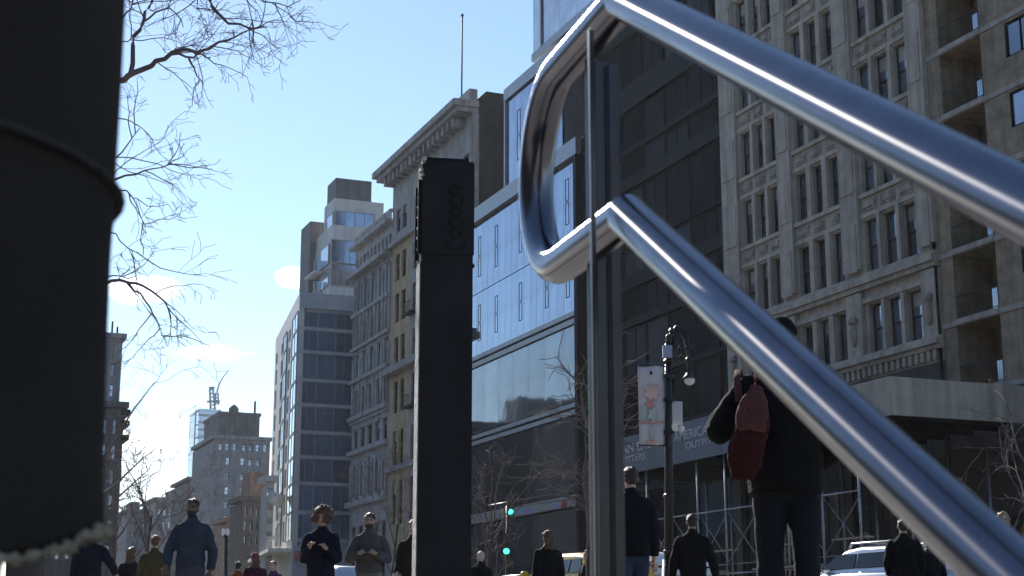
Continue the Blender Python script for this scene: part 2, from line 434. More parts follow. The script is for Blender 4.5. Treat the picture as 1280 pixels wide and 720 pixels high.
street_body(root, t_near, t_far, ztop - .4, M['greywall2'], DM + .56); roof_cap(root, t_near, t_far, ztop - .4, DM + .57, 17.9)
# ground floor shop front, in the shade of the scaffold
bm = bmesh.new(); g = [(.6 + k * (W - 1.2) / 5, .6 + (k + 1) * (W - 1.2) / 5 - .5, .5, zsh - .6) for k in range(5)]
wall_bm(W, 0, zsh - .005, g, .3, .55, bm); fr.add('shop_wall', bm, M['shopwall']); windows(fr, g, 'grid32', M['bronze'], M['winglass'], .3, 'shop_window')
bm = bmesh.new(); rod(bm, (W - .12, -.12, 0.1), (W - .12, -.12, ztop - 1), .07); fr.add('downpipe', bm, M['darkframe'])
LOFT = (t_near, t_far)

# ================================================================== 2. tan brick apartment building with recessed balconies
t1 = t_near - .02; t0 = T(1420, 300); W = t1 - t0; P0 = plan(DM, t1)
X = lambda px, py: t1 - T(px, py)
root = empty('apartment_building', P0, 0, 'tan brick apartment building with recessed balconies at the right edge', 'building')
fr = Front(root, P0, ANG_ST)
bx0, bx1 = X(1187, 270), X(1241, 270)
zs0 = Z(1190, 402); pz = (Z(1190, 140) - zs0) / 3
wx0, wx1 = X(1262, 130), X(1300, 130)
b2x0, b2x1 = wx1 + 1.1, wx1 + 4.2
rects = []; slabs = [zs0 + pz * k for k in range(-1, 9)]
for z in slabs:
    rects += [(bx0, bx1, z + .02, z + pz - .26), (b2x0, b2x1, z + .02, z + pz - .26)]
wins = [(wx0, wx1, z + pz * .38, z + pz * .88) for z in slabs]
ztop = slabs[-1] + pz + .8
fr.add('wall', wall_bm(W, slabs[0] - .3, ztop, rects + wins, 1.9, 2.0), M['brick'])
bm = bmesh.new()
for z in slabs:
    box(bm, -.01, W, -.06, .03, z - .24, z - .02)                                          # slab edges seen as pale bands
    for a, b in ((bx0, bx1), (b2x0, b2x1)): box(bm, a, b, -.10, 1.85, z - .22, z + .015)
add_split(fr, 'floor_slab', bm, M['concrete'])
windows(fr, wins, 'grid21', M['darkframe'], M['sashglass'], .16)
for a, b in ((bx0, bx1), (b2x0, b2x1)):
    for z in slabs:
        bm = bmesh.new()
        rod(bm, (a + .02, .06, z + 1.0), (b - .02, .06, z + 1.0), .035, 8); rod(bm, (a + .02, .06, z + .12), (b - .02, .06, z + .12), .02, 6)
        n = int((b - a) / .11)
        for i in range(1, n): rod(bm, (a + (b - a) * i / n, .06, z + .12), (a + (b - a) * i / n, .06, z + 1.0), .008, 4)
        fr.add('balcony_railing', bm, M['bronze'])
        w = (b - a) * .55
        fr.inst('balcony_door', window_mesh(w, pz - .42, 'grid21', M['darkframe'], M['winglass']), b - w - .05, 1.80, z + .02)
        bm = bmesh.new(); box(bm, b - .62, b - .30, .2, .34, z + .03, z + .95); fr.add('balcony_screen', bm, M['paleglass'])
body(root, [plan(DM + 2.02, t0), plan(DM + 16, t0), plan(DM + 16, t1), plan(DM + 2.02, t1)], 0, ztop - .3, M['brick'])
roof_cap(root, t0, t1, ztop - .3, DM + 2.02, 13.9)
g = [(.5 + k * 4.2, .5 + k * 4.2 + 3.5, .4, 4.4) for k in range(int((W - 1) / 4.2))]
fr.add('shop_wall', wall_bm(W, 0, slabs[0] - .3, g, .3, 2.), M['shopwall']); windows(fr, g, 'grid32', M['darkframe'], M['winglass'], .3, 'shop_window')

# ================================================================== 3. black glass building
t_bn, t_bf = LOFT[1] + .02, T(728, 430)
W = t_bf - t_bn; D3 = DM + 1.2; P0 = plan(D3, t_bf); Htop = 62
root = empty('black_glass_building', P0, 0, 'dark glass building in deep shade behind the handrail post, beside the limestone lofts', 'building')
fr = Front(root, P0, ANG_ST)
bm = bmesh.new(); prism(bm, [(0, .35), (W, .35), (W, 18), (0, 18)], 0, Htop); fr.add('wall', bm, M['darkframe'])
rows = [(Z(840, a, D3), Z(840, b, D3)) for a, b in ((376, 338), (318, 285), (280, 206), (186, 158), (148, 100))]
rows = [(rows[0][0] - 3.4 * k - 3.6, rows[0][0] - 3.4 * k - .6) for k in (3, 2, 1, 0)] + rows
z = rows[-1][1] + 1.8
while z < Htop - 4 and len(rows) < 16: rows.append((z, z + 3.1)); z += 4.1
random.seed(3)
for i, (a, b) in enumerate(rows):
    n = 6
    for k in range(n):
        x0 = .4 + k * (W - .8) / n; x1 = .4 + (k + 1) * (W - .8) / n - .16
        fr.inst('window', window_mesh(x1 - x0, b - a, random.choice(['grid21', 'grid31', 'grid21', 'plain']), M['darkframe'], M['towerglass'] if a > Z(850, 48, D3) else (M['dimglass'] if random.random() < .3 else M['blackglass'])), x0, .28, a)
bm = bmesh.new()
for a, b in zip(rows, rows[1:]): box(bm, .1, W - .1, .05, .33, a[1] + .08, b[0] - .08)
add_split(fr, 'floor_band', bm, M['darkframe'])
bm = bmesh.new(); prism(bm, [(-11, 6), (-.02, 6), (-.02, 18), (-11, 18)], 0, Htop - 12)
for k in range(12): prism(bm, [(-10.9 + k * .9, 5.85), (-10.6 + k * .9, 5.85), (-10.6 + k * .9, 5.998), (-10.9 + k * .9, 5.998)], 20, Htop - 13)
fr.add('rear_wing', bm, M['bronze'])
bm = bmesh.new(); box(bm, -.01, W, .05, 18.1, Htop + .003, Htop + .5); fr.add('roof', bm, M['rooftar'])

# ================================================================== 4. blue glass panel building in stepped blocks
t_gn, t_gf = t_bf + .02, T(589, 330)
W = t_gf - t_gn; P0 = plan(DM, t_gf)
X = lambda px, py, D=DM: t_gf - T(px, py, D)
root = empty('glass_panel_building', P0, 0, 'pale blue glass panel building stepping back in blocks behind the looped rail end', 'building')
fr = Front(root, P0, ANG_ST)
zA, zM, zB, zC = Z(593, 283), Z(593, 369), Z(647, 421), Z(594, 543)
zBt, zCt, zS = zB - .95, zC - .9, Z(640, 642)
bm = bmesh.new(); prism(bm, [(.0, .22), (W, .22), (W, 17), (0, 17)], 0, zA + .2); fr.add('wall', bm, M['darkframe'])
def panels(fr, x0, x1, z0, z1, n, gm, y=0., slots=(), name='glass_panel', gap=.018):
    w = (x1 - x0) / n
    me = None
    for k in range(n):
        key = ('pan', round(w, 3), round(z1 - z0, 3), gm.name, k in slots)
        if key not in _wc:
            bm = bmesh.new()
            box(bm, gap, w - gap, 0, .12, gap, z1 - z0 - gap)
            if k in slots:
                for za, zb in ((.22, .50), (.52, .80)):
                    h = z1 - z0
                    for a, b, c, d in ((w * .30, w * .345, za * h, zb * h), (w * .72, w * .765, za * h, zb * h), (w * .345, w * .72, za * h, za * h + .05), (w * .345, w * .72, zb * h - .05, zb * h)):
                        box(bm, a, b, -.02, -.001, c, d, 1)
            me = bpy.data.meshes.new(name); bmesh.ops.recalc_face_normals(bm, faces=bm.faces); bm.to_mesh(me); bm.free()
            me.materials.append(gm); me.materials.append(M['darkframe']); _wc[key] = me
        fr.inst(name, _wc[key], x0 + k * w, y, z0)
panels(fr, .05, W - .45, zM, zA, 17, M['blueglass'], slots=(1, 4, 8, 12, 15))
panels(fr, .05, W - .45, zB, zM - .03, 17, M['blueglass'], slots=(1, 4, 8, 12, 15))
panels(fr, .05, W - .45, zC, zBt, 7, M['midglass'])
panels(fr, .05, W - .45, zS + .5, zCt, 9, M['lowglass'])
panels(fr, .05, W - .45, .5, zS - .4, 7, M['lowglass'], name='shop_window')
bm = bmesh.new()
band(bm, W, zA + .02, 1.15, .35); band(bm, W - .4, zBt + .05, .35, .16); band(bm, W - .4, zBt + .55, .32, .22); band(bm, W - .4, zCt + .05, .3, .14); band(bm, W - .4, zCt + .5, .28, .2); band(bm, W - .4, zS - .3, .7, .3)
add_split(fr, 'parapet', bm, M['alu'])
bm = bmesh.new(); box(bm, W - .43, W - .005, -.36, .2, 0, zA); fr.add('end_fin', bm, M['darkframe'])
bm = bmesh.new(); box(bm, .02, W - .02, .3, 16.9, zA + 1.18, zA + 1.4); fr.add('roof', bm, M['rooftar'])
# middle block
x0, x1 = X(633, 180), X(703, 90); z0, z1 = zA + 1.19, Z(633, 128)
bm = bmesh.new(); box(bm, x0, x1, .1, 9, z0 + .03, z1 + .55)
box(bm, x0 - .02, x1 + .25, -.22, .098, z1 + .02, z1 + .95)
box(bm, x0 - .02, x0 + .2, -.2, .098, z0 + .03, z1); fr.add('middle_block', bm, M['alu'])
panels(fr, x0 + .32, x1, z0 + .1, z1 - .08, 7, M['blueglass'], -.03, slots=(1, 5))
# top block
x0, x1 = X(666, 60), X(666, 60) + 22; z0, z1 = Z(664, 70), Z(664, 70) + 13
bm = bmesh.new(); box(bm, x0, x1, .15, 12, z0, z1 + .6); box(bm, x0 + .02, x1, -.12, .148, z0 - .6, z0 - .02)
box(bm, x0 + 1.55, x0 + 1.75, -.12, .148, z0, z1); fr.add('top_block', bm, M['alu'])
panels(fr, x0 + .06, x0 + 1.5, z0 + .1, z1, 1, M['topglass'], 0.); panels(fr, x0 + 1.85, x1 - .1, z0 + .1, z1, 7, M['topglass'], 0.)
GLASS = (t_gn, t_gf)

# ================================================================== 5. tall stone building with a heavy cornice, dark brick side, flagpole
t_n, t_f = t_gf + .03, T(488, 430)
W = t_f - t_n; P0 = plan(DM, t_f)
X = lambda px, py: t_f - T(px, py)
root = empty('corniced_building', P0, 0, 'tall grey stone building with overhanging cornice and tan end bay behind the dark pylon', 'building')
fr = Front(root, P0, ANG_ST)
zt = Z(573, 155); xt = X(512, 430)                            # tan bay from 0 to xt
prow = [(Z(498, a), Z(498, b)) for a, b in ((290, 262), (350, 317), (402, 366), (455, 420), (515, 475), (580, 537), (655, 600))]
rt = []
for a, b in prow[1:]:
    for k in range(2): rt.append((xt * (.2 + .33 * k), xt * (.2 + .33 * k) + xt * .22, a, b))
rs = []; n = 6; w = (W - xt) / n
for a, b in prow[1:]:
    for k in range(n): rs.append((xt + w * k + w * .25, xt + w * k + w * .75, a, b))
ra = []
for a, b in prow[:1]:
    for k in range(2): ra.append((xt * (.2 + .33 * k), xt * (.2 + .33 * k) + xt * .22, a, b))
    for k in range(n): ra.append((xt + w * k + w * .25, xt + w * k + w * .75, a, b))
zat = prow[1][1] + .9
fr.add('tan_bay', wall_bm(xt - .01, prow[-1][0] - 2, zat, rt, .3, .6), M['tan'])
bm = wall_bm(W - xt, prow[-1][0] - 2, zat, [(r[0] - xt, r[1] - xt, r[2], r[3]) for r in rs], .3, .6); fr.add('wall', bm, M['tallstone'], xt)
fr.add('attic', wall_bm(W, zat + .01, zt, ra, .3, .6), M['tallstone'])
windows(fr, rt + rs + ra, 'sash', M['darkframe'], M['winglass'], .3)
fr.add('shop_wall', wall_bm(W, 0, prow[-1][0] - 2.01, [(1 + k * 5, 4.6 + k * 5, .4, 4.) for k in range(int((W - 1) / 5))], .3, .6), M['tallstone'])
windows(fr, [(1 + k * 5, 4.6 + k * 5, .4, 4.) for k in range(int((W - 1) / 5))], 'grid32', M['darkframe'], M['winglass'], .3, 'shop_window')
bm = bmesh.new()
band(bm, W, zat - .1, .35, .45); band(bm, W, prow[4][1] + .6, .5, .8); band(bm, W, prow[4][1] + 1.1, .25, .55); band(bm, W, prow[-1][1] + .8, .4, .45)
for k in range(int(W / 1.2)): box(bm, .3 + k * 1.2, .75 + k * 1.2, -1.0, .02, zt - .75, zt - .02)
box(bm, -1.2, W + .0, -1.25, .55, zt + .002, zt + .4); box(bm, -1.5, W + .12, -1.6, .55, zt + .402, zt + .95); box(bm, .2, W - .1, -.2, .5, zt + .952, zt + 2.0)
add_split(fr, 'cornice', bm, M['tallstone'])
for k in range(n - 1):                                           # iron balconies at two floors
    for a in (prow[2][0], prow[4][0]):
        bm = bmesh.new(); x = xt + w * k
        box(bm, x + w * .12, x + w * .88, -.75, -.02, a - .2, a - .05)
        rod(bm, (x + w * .12, -.72, a + .85), (x + w * .88, -.72, a + .85), .03, 6)
        for j in range(9): rod(bm, (x + w * (.12 + .095 * j), -.72, a - .05), (x + w * (.12 + .095 * j), -.72, a + .85), .015, 4)
        fr.add('balcony', bm, M['darkframe'])
street_body(root, t_n, t_f, zt + 1.0, M['brown'], DM + .61, 17)
bm = bmesh.new(); box(bm, W * .25, W, 1.2, 17, zt + 1.003, zt + 1.9); fr.add('roof', bm, M['brown'])
bm = bmesh.new(); rod(bm, (0, 0, 0), (0, 0, 9.6), .07, 8); ell(bm, (0, 0, 9.7), (.14, .14, .14), 8, 6); ell(bm, (0, 0, 9.2), (.10, .10, .06), 8, 6)
pz_ = hit(577, 130)[1]; tt = T(577, 130, DM + 3)
fp = build('flagpole', bm, M['darkframe'], root, plan(DM + 3, tt, zt + 1.5) - V((root.location.x, root.location.y, 0)))
fp.scale = (1, 1, (Z(577, 20, DM + 3) - zt - 1.5) / 9.7)

# ================================================================== 6. grey ornate building with arches
t_n2, t_f2 = t_f + .03, T(442, 450)
W = t_f2 - t_n2; P0 = plan(DM, t_f2)
root = empty('arched_building', P0, 0, 'ornate grey stone building with arched windows and balustrade between glass tower and corniced building', 'building')
fr = Front(root, P0, ANG_ST)
zz = lambda y: Z(460, y)
n = 5; w = W / n
rows = [(617, 578, 1, .46), (557, 532, 0, .6), (514, 482, 0, .5), (465, 436, 0, .5), (428, 394, 1, .56), (384, 347, 0, .4)]
rects = []
for a, b, ar, fw in rows:
    for k in range(n): rects.append((w * k + w * (1 - fw) / 2, w * k + w * (1 + fw) / 2, zz(a), zz(b), ar))
att = []
for k in range(10): att.append((W * k / 10 + .2, W * (k + 1) / 10 - .2, zz(333), zz(314)))
ztop = zz(303)
fr.add('wall', wall_bm(W, zz(640), ztop, rects + att, .35, .6), M['greystone'])
windows(fr, rects, 'sash', M['darkframe'], M['winglass'], .33); windows(fr, att, 'plain', M['darkframe'], M['winglass'], .33)
bm = bmesh.new()
for y, h, o in ((340, .45, .9), (388, .3, .35), (431, .3, .35), (472, .3, .4), (520, .4, .5), (524, .25, .25), (564, .45, .45), (630, .5, .5)): band(bm, W, zz(y), h, o, x0=-.25)
band(bm, W, ztop + .002, .4, .7, x0=-.3); box(bm, -.1, W, -.25, .1, ztop + 1.1, ztop + 1.35)
for k in range(int(W / .5)): box(bm, k * .5 + .1, k * .5 + .32, -.2, .05, ztop + .404, ztop + 1.098)
for y0, y1 in ((626, 568), (518, 435), (430, 343)):
    for k in range(n + 1):
        x = min(max(w * k, .25), W - .25)
        loft(bm, [(x, -.1, zz(y0)), (x, -.1, zz(y1) - .5)], [.16, .13], 8)
for (a, b, ar, fw) in rows:
    for k in range(n):
        xc = w * (k + .5)
        if ar: box(bm, xc - .12, xc + .12, -.18, .02, zz(b) + .06, zz(b) + .5)
        else: box(bm, xc - w * fw / 2 - .1, xc + w * fw / 2 + .1, -.16, .02, zz(b) + .05, zz(b) + .2)
add_split(fr, 'cornice', bm, M['greystone'])
g = [(w * k + w * .15, w * k + w * .85, .4, zz(655)) for k in range(n)]
fr.add('shop_wall', wall_bm(W, 0, zz(640) - .005, g, .35, .6), M['greystone']); windows(fr, g, 'grid22', M['darkframe'], M['winglass'], .33, 'shop_window')
bm = bmesh.new(); loft(bm, [(w * 4.2, -1.6, 3.2), (w * 4.2, -.05, 4.2)], [(1.8, .05), (1.8, .05)], 4); fr.add('awning', bm, M['awnred'])
street_body(root, t_n2, t_f2, ztop - .1, M['greywall'], DM + .61, 17)
roof_cap(root, t_n2, t_f2, ztop - .1, DM + .62, 16.9)

# ================================================================== 7. white and glass corner tower, stepped
tc = t_f2 + 3.0
Dc, zc = hitc(375, 368, tc)
P0 = plan(Dc, tc); depthc = P0.y
root = empty('white_corner_tower', P0, 0, 'white panelled corner tower with glass front and stepped penthouse, far down the avenue', 'building')
fr = Front(root, P0, ANG_CR)
Wf = DM + 10 - Dc
zf = lambda y: hitc(400, y, tc)[1]
seams = [388, 412, 441, 476, 507, 541, 572, 605, 641, 676]
ztop = zf(367)
# left wall: its own direction
a = ray(345, 412); bnear = P0
best = None
dirL = V((-math.sin(rad(14.0)), math.cos(rad(14.0)), 0))
k = (a.x * P0.y - a.y * P0.x) / (dirL.x * a.y - dirL.y * a.x)
WL = k; PL = P0 + dirL * k
frL = Front(root, PL, math.atan2(-dirL.y, -dirL.x))
body(root, [P0 + V((.3, .3, 0)) + R * .3, plan(DM + 10, tc + .4), plan(DM + 10, tc + 22), PL + R * 14, PL + R * .5 - S * .3], 0, ztop - .1, M['paleband'])
zsl = [zf(y) for y in seams]
bm = bmesh.new(); box(bm, 0, Wf, -.08, .25, zsl[0] + .12, ztop)
for z in zsl[1:]: box(bm, 0, Wf, -.06, .25, z - .14, z + .14)
box(bm, 0, Wf, -.08, .25, 3.8, zsl[-1] - .5)
add_split(fr, 'floor_band', bm, M['paleband'])
for za, zb in zip(zsl[1:], zsl):
    n = 8
    for q in range(n):
        x0 = .1 + q * (Wf - .2) / n; x1 = x0 + (Wf - .2) / n
        fr.inst('window', window_mesh(x1 - x0, zb - za - .34, 'grid21', M['alu'], M['towerglass']), x0, .12, za + .17)
rl = []
nfl = len(zsl) - 1
for za, zb in zip(zsl[1:], zsl):
    for f0, f1 in ((.06, .13), (.30, .37), (.62, .69)): rl.append((WL * f0, WL * f1, za + .3, zb - .35))
frL.add('wall', wall_bm(WL, 3.8, ztop, rl, .3, .5), M['whitepanel'])
windows(frL, rl, 'plain', M['darkframe'], M['winglass'], .3)
for za, zb in zip(zsl[1:], zsl):
    for f0, f1 in ((.42, .56), (.78, .985)):
        frL.inst('window', window_mesh(WL * (f1 - f0), zb - za - .1, 'grid21', M['alu'], M['blueglass']), WL * f0, -.08, za + .05)
g = [(.4 + q * Wf / 3, (q + 1) * Wf / 3 - .4, .4, 3.4) for q in range(3)]
fr.add('shop_wall', wall_bm(Wf, 0, 3.79, g, .2, .3), M['greywall2']); windows(fr, g, 'grid32', M['darkframe'], M['winglass'], .2, 'shop_window')
frL.add('shop_wall', wall_bm(WL, 0, 3.79, [(WL * .1, WL * .45, .4, 3.4), (WL * .55, WL * .9, .4, 3.4)], .2, .3), M['greywall2'])
bm = bmesh.new(); prism(bm, [(.2, -2.2), (WL - .3, -2.2), (WL - .3, -.05), (.2, -.05)], zf(690), zf(686)); frL.add('awning', bm, M['awning'])
bm = bmesh.new(); prism(bm, [(.2, -1.6), (4.2, -1.6), (4.2, -.12), (.2, -.12)], zf(699), zf(690)); fr.add('red_awning', bm, M['awnred'])
# stepped penthouse
t2 = tc + 7
frP = Front(root, plan(0, t2), ANG_CR)
H = lambda px, py: hitc(px, py, t2)
def pent(pxa, pxb, ya, yb, m, dz=10, setb=0., name='penthouse'):
    xa = H(pxa, (ya + yb) / 2)[0]; xb = H(pxb, (ya + yb) / 2)[0]; za, zb = H(400, yb)[1], H(400, ya)[1]
    bm = bmesh.new(); box(bm, xa, xb, setb, dz, za, zb); return frP.add(name, bm, m), xa, xb, za, zb
_, xa, xb, z0, z1 = pent(421, 483, 242, 280, M['whitepanel'], 5, 1.)
pent(425, 470, 214, 242.3, M['mechgrey'], 5, 1.6, 'plant_room')
pent(417, 483, 277, 296, M['whitepanel'], 7, .6)
pent(415, 480, 295.7, 366, M['whitepanel'], 7, .7)
pent(408, 432, 255, 366, M['mechgrey'], 11, 7., 'stair_tower')
def pwin(pxa, pxb, ya, yb, n, y):
    xa = H(pxa, (ya + yb) / 2)[0]; xb = H(pxb, (ya + yb) / 2)[0]; za, zb = H(400, yb)[1], H(400, ya)[1]
    for q in range(n): frP.inst('window', window_mesh((xb - xa) / n, zb - za, 'grid21', M['alu'], M['blueglass']), xa + q * (xb - xa) / n, y, za)
pwin(422, 471, 258, 278, 2, .9); pwin(415.6, 463, 295.5, 325, 3, .55); pwin(415.6, 463, 326, 353, 3, .55)
def side_glass(px, ya, yb, y0, y1, n, gm):                      # glazing on the side that faces the avenue
    xa = H(px, (ya + yb) / 2)[0] - .03; za, zb = H(400, yb)[1], H(400, ya)[1]
    f2 = Front(root, frP.loc(xa, y1, 0) + root.location, ANG_ST)
    for q in range(n): f2.inst('window', window_mesh((y1 - y0) / n, zb - za, 'plain', M['alu'], gm), q * (y1 - y0) / n, -.05, za)
side_glass(421, 259, 278, 1.2, 3.8, 1, M['paleglass']); side_glass(415, 300, 326, 1.0, 4.4, 1, M['paleglass']); side_glass(415, 331, 353, 1.0, 7.0, 2, M['paleglass'])
bm = bmesh.new()
xa = H(400, 340)[0]; xb = H(414.5, 340)[0]
for yy in (329, 356):
    box(bm, xa + .2, xb - .05, 3.4, 7.2, H(400, yy)[1] - .2, H(400, yy)[1])
add_split(frP, 'balcony_slab', bm, M['whitepanel'])
bm = bmesh.new()
for yy in (329, 356): box(bm, xa + .25, xb - .1, 3.42, 3.5, H(400, yy)[1] + .003, H(400, yy)[1] + 1.15)
add_split(frP, 'balcony_glass', bm, M['paleglass'])

# ================================================================== far buildings (built square to the avenue)
def far_block(name, label, px0, px1, ytop, Y, m, depth=14, rows=(), wm=None, glassm=None, setback=None, cap=True):
    """A block whose front faces the viewer; window rows are (y0, y1, x fractions)."""
    A = at(px0, ytop, Y); zt = A.z
    w = hitc(px1, ytop, A.dot(S))[0] - A.dot(R)
    root = empty(name, V((A.x, Y, 0)), 0, label, 'building')
    fr = Front(root, V((A.x, Y, 0)), ANG_CR)
    rects = []
    for ya, yb, fx in rows:
        for f0, f1 in fx: rects.append((w * f0, w * f1, at(px0, yb, Y).z, at(px0, ya, Y).z))
    fr.add('wall', wall_bm(w, 0, zt, rects, .5, .8), m)
    windows(fr, rects, 'sash', M['darkframe'], glassm or M['sashglass'], .45)
    bm = bmesh.new(); box(bm, .02, w - .02, .81, depth, 0, zt - .3); fr.add('side_wall', bm, wm or m)
    bm = bmesh.new(); box(bm, -.4, w + .4, -.4, depth, zt + .01, zt + .6)
    fr.add('roof', bm, m)
    return root, fr, w, zt
ev = lambda n, d, a=.05, b=.95: [(a + (b - a) * (k + .5 - d / 2) / n, a + (b - a) * (k + .5 + d / 2) / n) for k in range(n)]

root, fr, w, zt = far_block('office_block', 'broad grey office block with small windows and square rooftop bulkhead, end of the avenue', 268, 338, 548, 260, M['greywall'], 20,
    [(553, 562, [(.08, .15), (.2, .27), (.33, .4), (.5, .57), (.62, .69), (.74, .81), (.88, .95)])] + [(y, y + 9, [(.22, .29), (.48, .55), (.62, .69), (.76, .83)]) for y in (571, 590, 608, 626, 644, 662, 680)])
z1 = at(300, 516, 260).z
bm = bmesh.new(); box(bm, w * .1, w * .83, 1.5, 15, zt + .6, z1); box(bm, w * .08, w * .85, 1.2, 15.3, z1 + .003, z1 + .5)
for k in range(6): box(bm, w * (.2 + .1 * k), w * (.2 + .1 * k) + .9, 1.38, 1.5, zt + 1.5, zt + 2.7)
fr.add('bulkhead', bm, M['greywall2'])
bm = bmesh.new(); loft(bm, [(w * .45, 6, z1 + .5), (w * .45, 6, z1 + 1.8), (w * .45, 6, z1 + 2.5)], [.9, .9, .2], 10); fr.add('water_tank', bm, M['greywall2'])
bm = bmesh.new(); rod(bm, (w * .79, 4, z1 + .5), (w * .79, 4, z1 + 3), .2); fr.add('chimney', bm, M['greywall2'])

root, fr, w, zt = far_block('unfinished_tower', 'slender pale blue glass tower under construction with a crane on top', 249, 275, 513, 520, M['scaffglass'], 18)
bm = bmesh.new()
for y in range(520, 640, 9): z = at(249, y, 520).z; box(bm, -.25, w + .1, -.25, -.02, z, z + .7)
fr.add('floor_slab', bm, M['crane'])
bm = bmesh.new()
for k in range(9): rod(bm, (0, -.3, zt * .45 + k * 4.5), (-1.2, -.3, zt * .45 + k * 4.5), .25, 4)
rod(bm, (-1.2, -.3, zt * .4), (-1.2, -.3, zt), .25, 4); fr.add('hoist_rail', bm, M['crane'])
e = empty('tower_crane', V((at(266, 513, 521).x, 521, zt)), 0, 'thin luffing crane with raised jib standing on the unfinished glass tower', 'crane')
P = lambda px, py: at(px, py, 523) - e.location
bm = bmesh.new()
def lattice(bm, a, b, wd, n, r):
    a, b = V(a), V(b); x, y = frame_of(b - a); c = [(x * sx + y * sy) * wd for sx, sy in ((1, 1), (-1, 1), (-1, -1), (1, -1))]
    for k in range(4): rod(bm, a + c[k], b + c[k] * .6, r, 4)
    for i in range(n):
        for k in range(4): rod(bm, a.lerp(b, i / n) + c[k], a.lerp(b, (i + 1) / n) + c[(k + 1) % 4], r * .6, 4)
lattice(bm, P(266, 513), P(264, 484), .8, 6, .22); build('mast', bm, M['crane'], e)
bm = bmesh.new(); lattice(bm, P(271, 506), P(271, 491), .6, 4, .2); build('second_mast', bm, M['crane'], e)
bm = bmesh.new(); loft(bm, [P(271, 491), P(274, 480), P(280, 470), P(287, 462)], [.32, .28, .24, .12], 5); build('jib', bm, M['crane'], e)
bm = bmesh.new(); rod(bm, P(259, 502), P(275, 502), .45, 5); build('platform', bm, M['crane'], e)
bm = bmesh.new(); rod(bm, P(262, 485), P(268, 485), .5, 5); build('cab', bm, M['crane'], e)

root, fr, w, zt = far_block('brick_walkup', 'dark brick low building with orange bulkhead left of the white tower', 303, 334, 626, 190, M['brown2'], 7,
    [(y, y + 10, ev(4, .4)) for y in (634, 652, 670)])
z1 = at(320, 599, 190).z
bm = bmesh.new(); box(bm, w * .35, w * 1.0, .9, 6, zt + .6, z1); box(bm, w * .37, w * .98, 1.2, 5.6, z1, at(320, 588, 190).z); fr.add('bulkhead', bm, M['redbrick'])
bm = bmesh.new(); box(bm, w * .42, w * .98, .6, .88, at(320, 634, 190).z, at(320, 622, 190).z); fr.add('window_bay', bm, M['blueglass'])
root, fr, w, zt = far_block('narrow_walkup', 'long brown brick walk-up with rows of small windows, receding beside the far office block', 282, 306, 652, 215, M['redbrick'], 9,
    [(y, y + 8, ev(5, .45)) for y in (658, 672, 686)])
root, fr, w, zt = far_block('pale_walkup', 'narrow pale stone building with sunlit awning squeezed left of the white tower', 335, 343, 602, 152, M['whitepanel'], 3,
    [(y, y + 9, ev(3, .45)) for y in (610, 628, 646, 664)])
bm = bmesh.new(); loft(bm, [(w * .1, -1.8, at(330, 632, 152).z), (w * .9, -1.8, at(330, 618, 152).z)], [(.9, .03)] * 2, 4); fr.add('awning', bm, M['awning'])
bm = bmesh.new(); box(bm, w * .1, w * .9, -2, -.02, at(330, 676, 152).z, at(330, 671, 152).z); fr.add('shop_awning', bm, M['awning'])
root, fr, w, zt = far_block('dim_block', 'low hazy grey block filling the gap right of the dark coat, beyond the bare trees', 195, 231, 625, 330, M['greywall'], 20, [(y, y + 8, ev(5, .4)) for y in (636, 652)])
bm = bmesh.new(); box(bm, w * .55, w * .95, 2, 9, zt + .6, at(222, 611, 330).z); fr.add('bulkhead', bm, M['greywall2'])
root, fr, w, zt = far_block('hazy_house', 'small hazy building between the left tower and the low grey block', 160, 187, 640, 300, M['greywall'], 20, [(y, y + 8, ev(4, .4)) for y in (648, 664)])
bm = bmesh.new(); box(bm, w * .2, w * .6, 2, 9, zt + .6, at(170, 626, 300).z); fr.add('bulkhead', bm, M['greywall2'])
root, fr, w, zt = far_block('slope_block', 'dark stepped building just left of the far office block', 236, 266, 600, 285, M['greywall2'], 18, [(y, y + 8, ev(4, .4)) for y in (612, 630, 648)])
bm = bmesh.new(); box(bm, w * .6, w * .98, 1, 9, zt + .6, at(255, 586, 285).z); fr.add('bulkhead', bm, M['greywall'])
# tall tower on the left side, part hidden by the coat
root, fr, w, zt = far_block('stone_tower', 'tall pale grey tower with rooftop aerials, partly hidden behind the dark coat', 70, 154, 418, 170, M['greywall'], 25,
    [(y, y + 15, ev(6, .35)) for y in range(450, 500, 26)])
bm = bmesh.new()
for k, h in ((.75, 3), (.88, 2.6), (.96, 2)): rod(bm, (w * k, 3, zt + .5), (w * k, 3, zt + h), .12, 5)
fr.add('aerial', bm, M['darkframe'])
root, fr, w, zt = far_block('balcony_block', 'dark brown building with corner balconies in front of the pale tower by the coat', 60, 156, 505, 150, M['greywall2'], 15, [(y, y + 18, ev(7, .4)) for y in range(520, 690, 32)])
bm = bmesh.new()
for y in (508, 522, 540): z = at(150, y, 150).z; box(bm, w * .96, w + .5, -.9, 3, z - .5, z)
fr.add('balcony', bm, M['darkframe'])
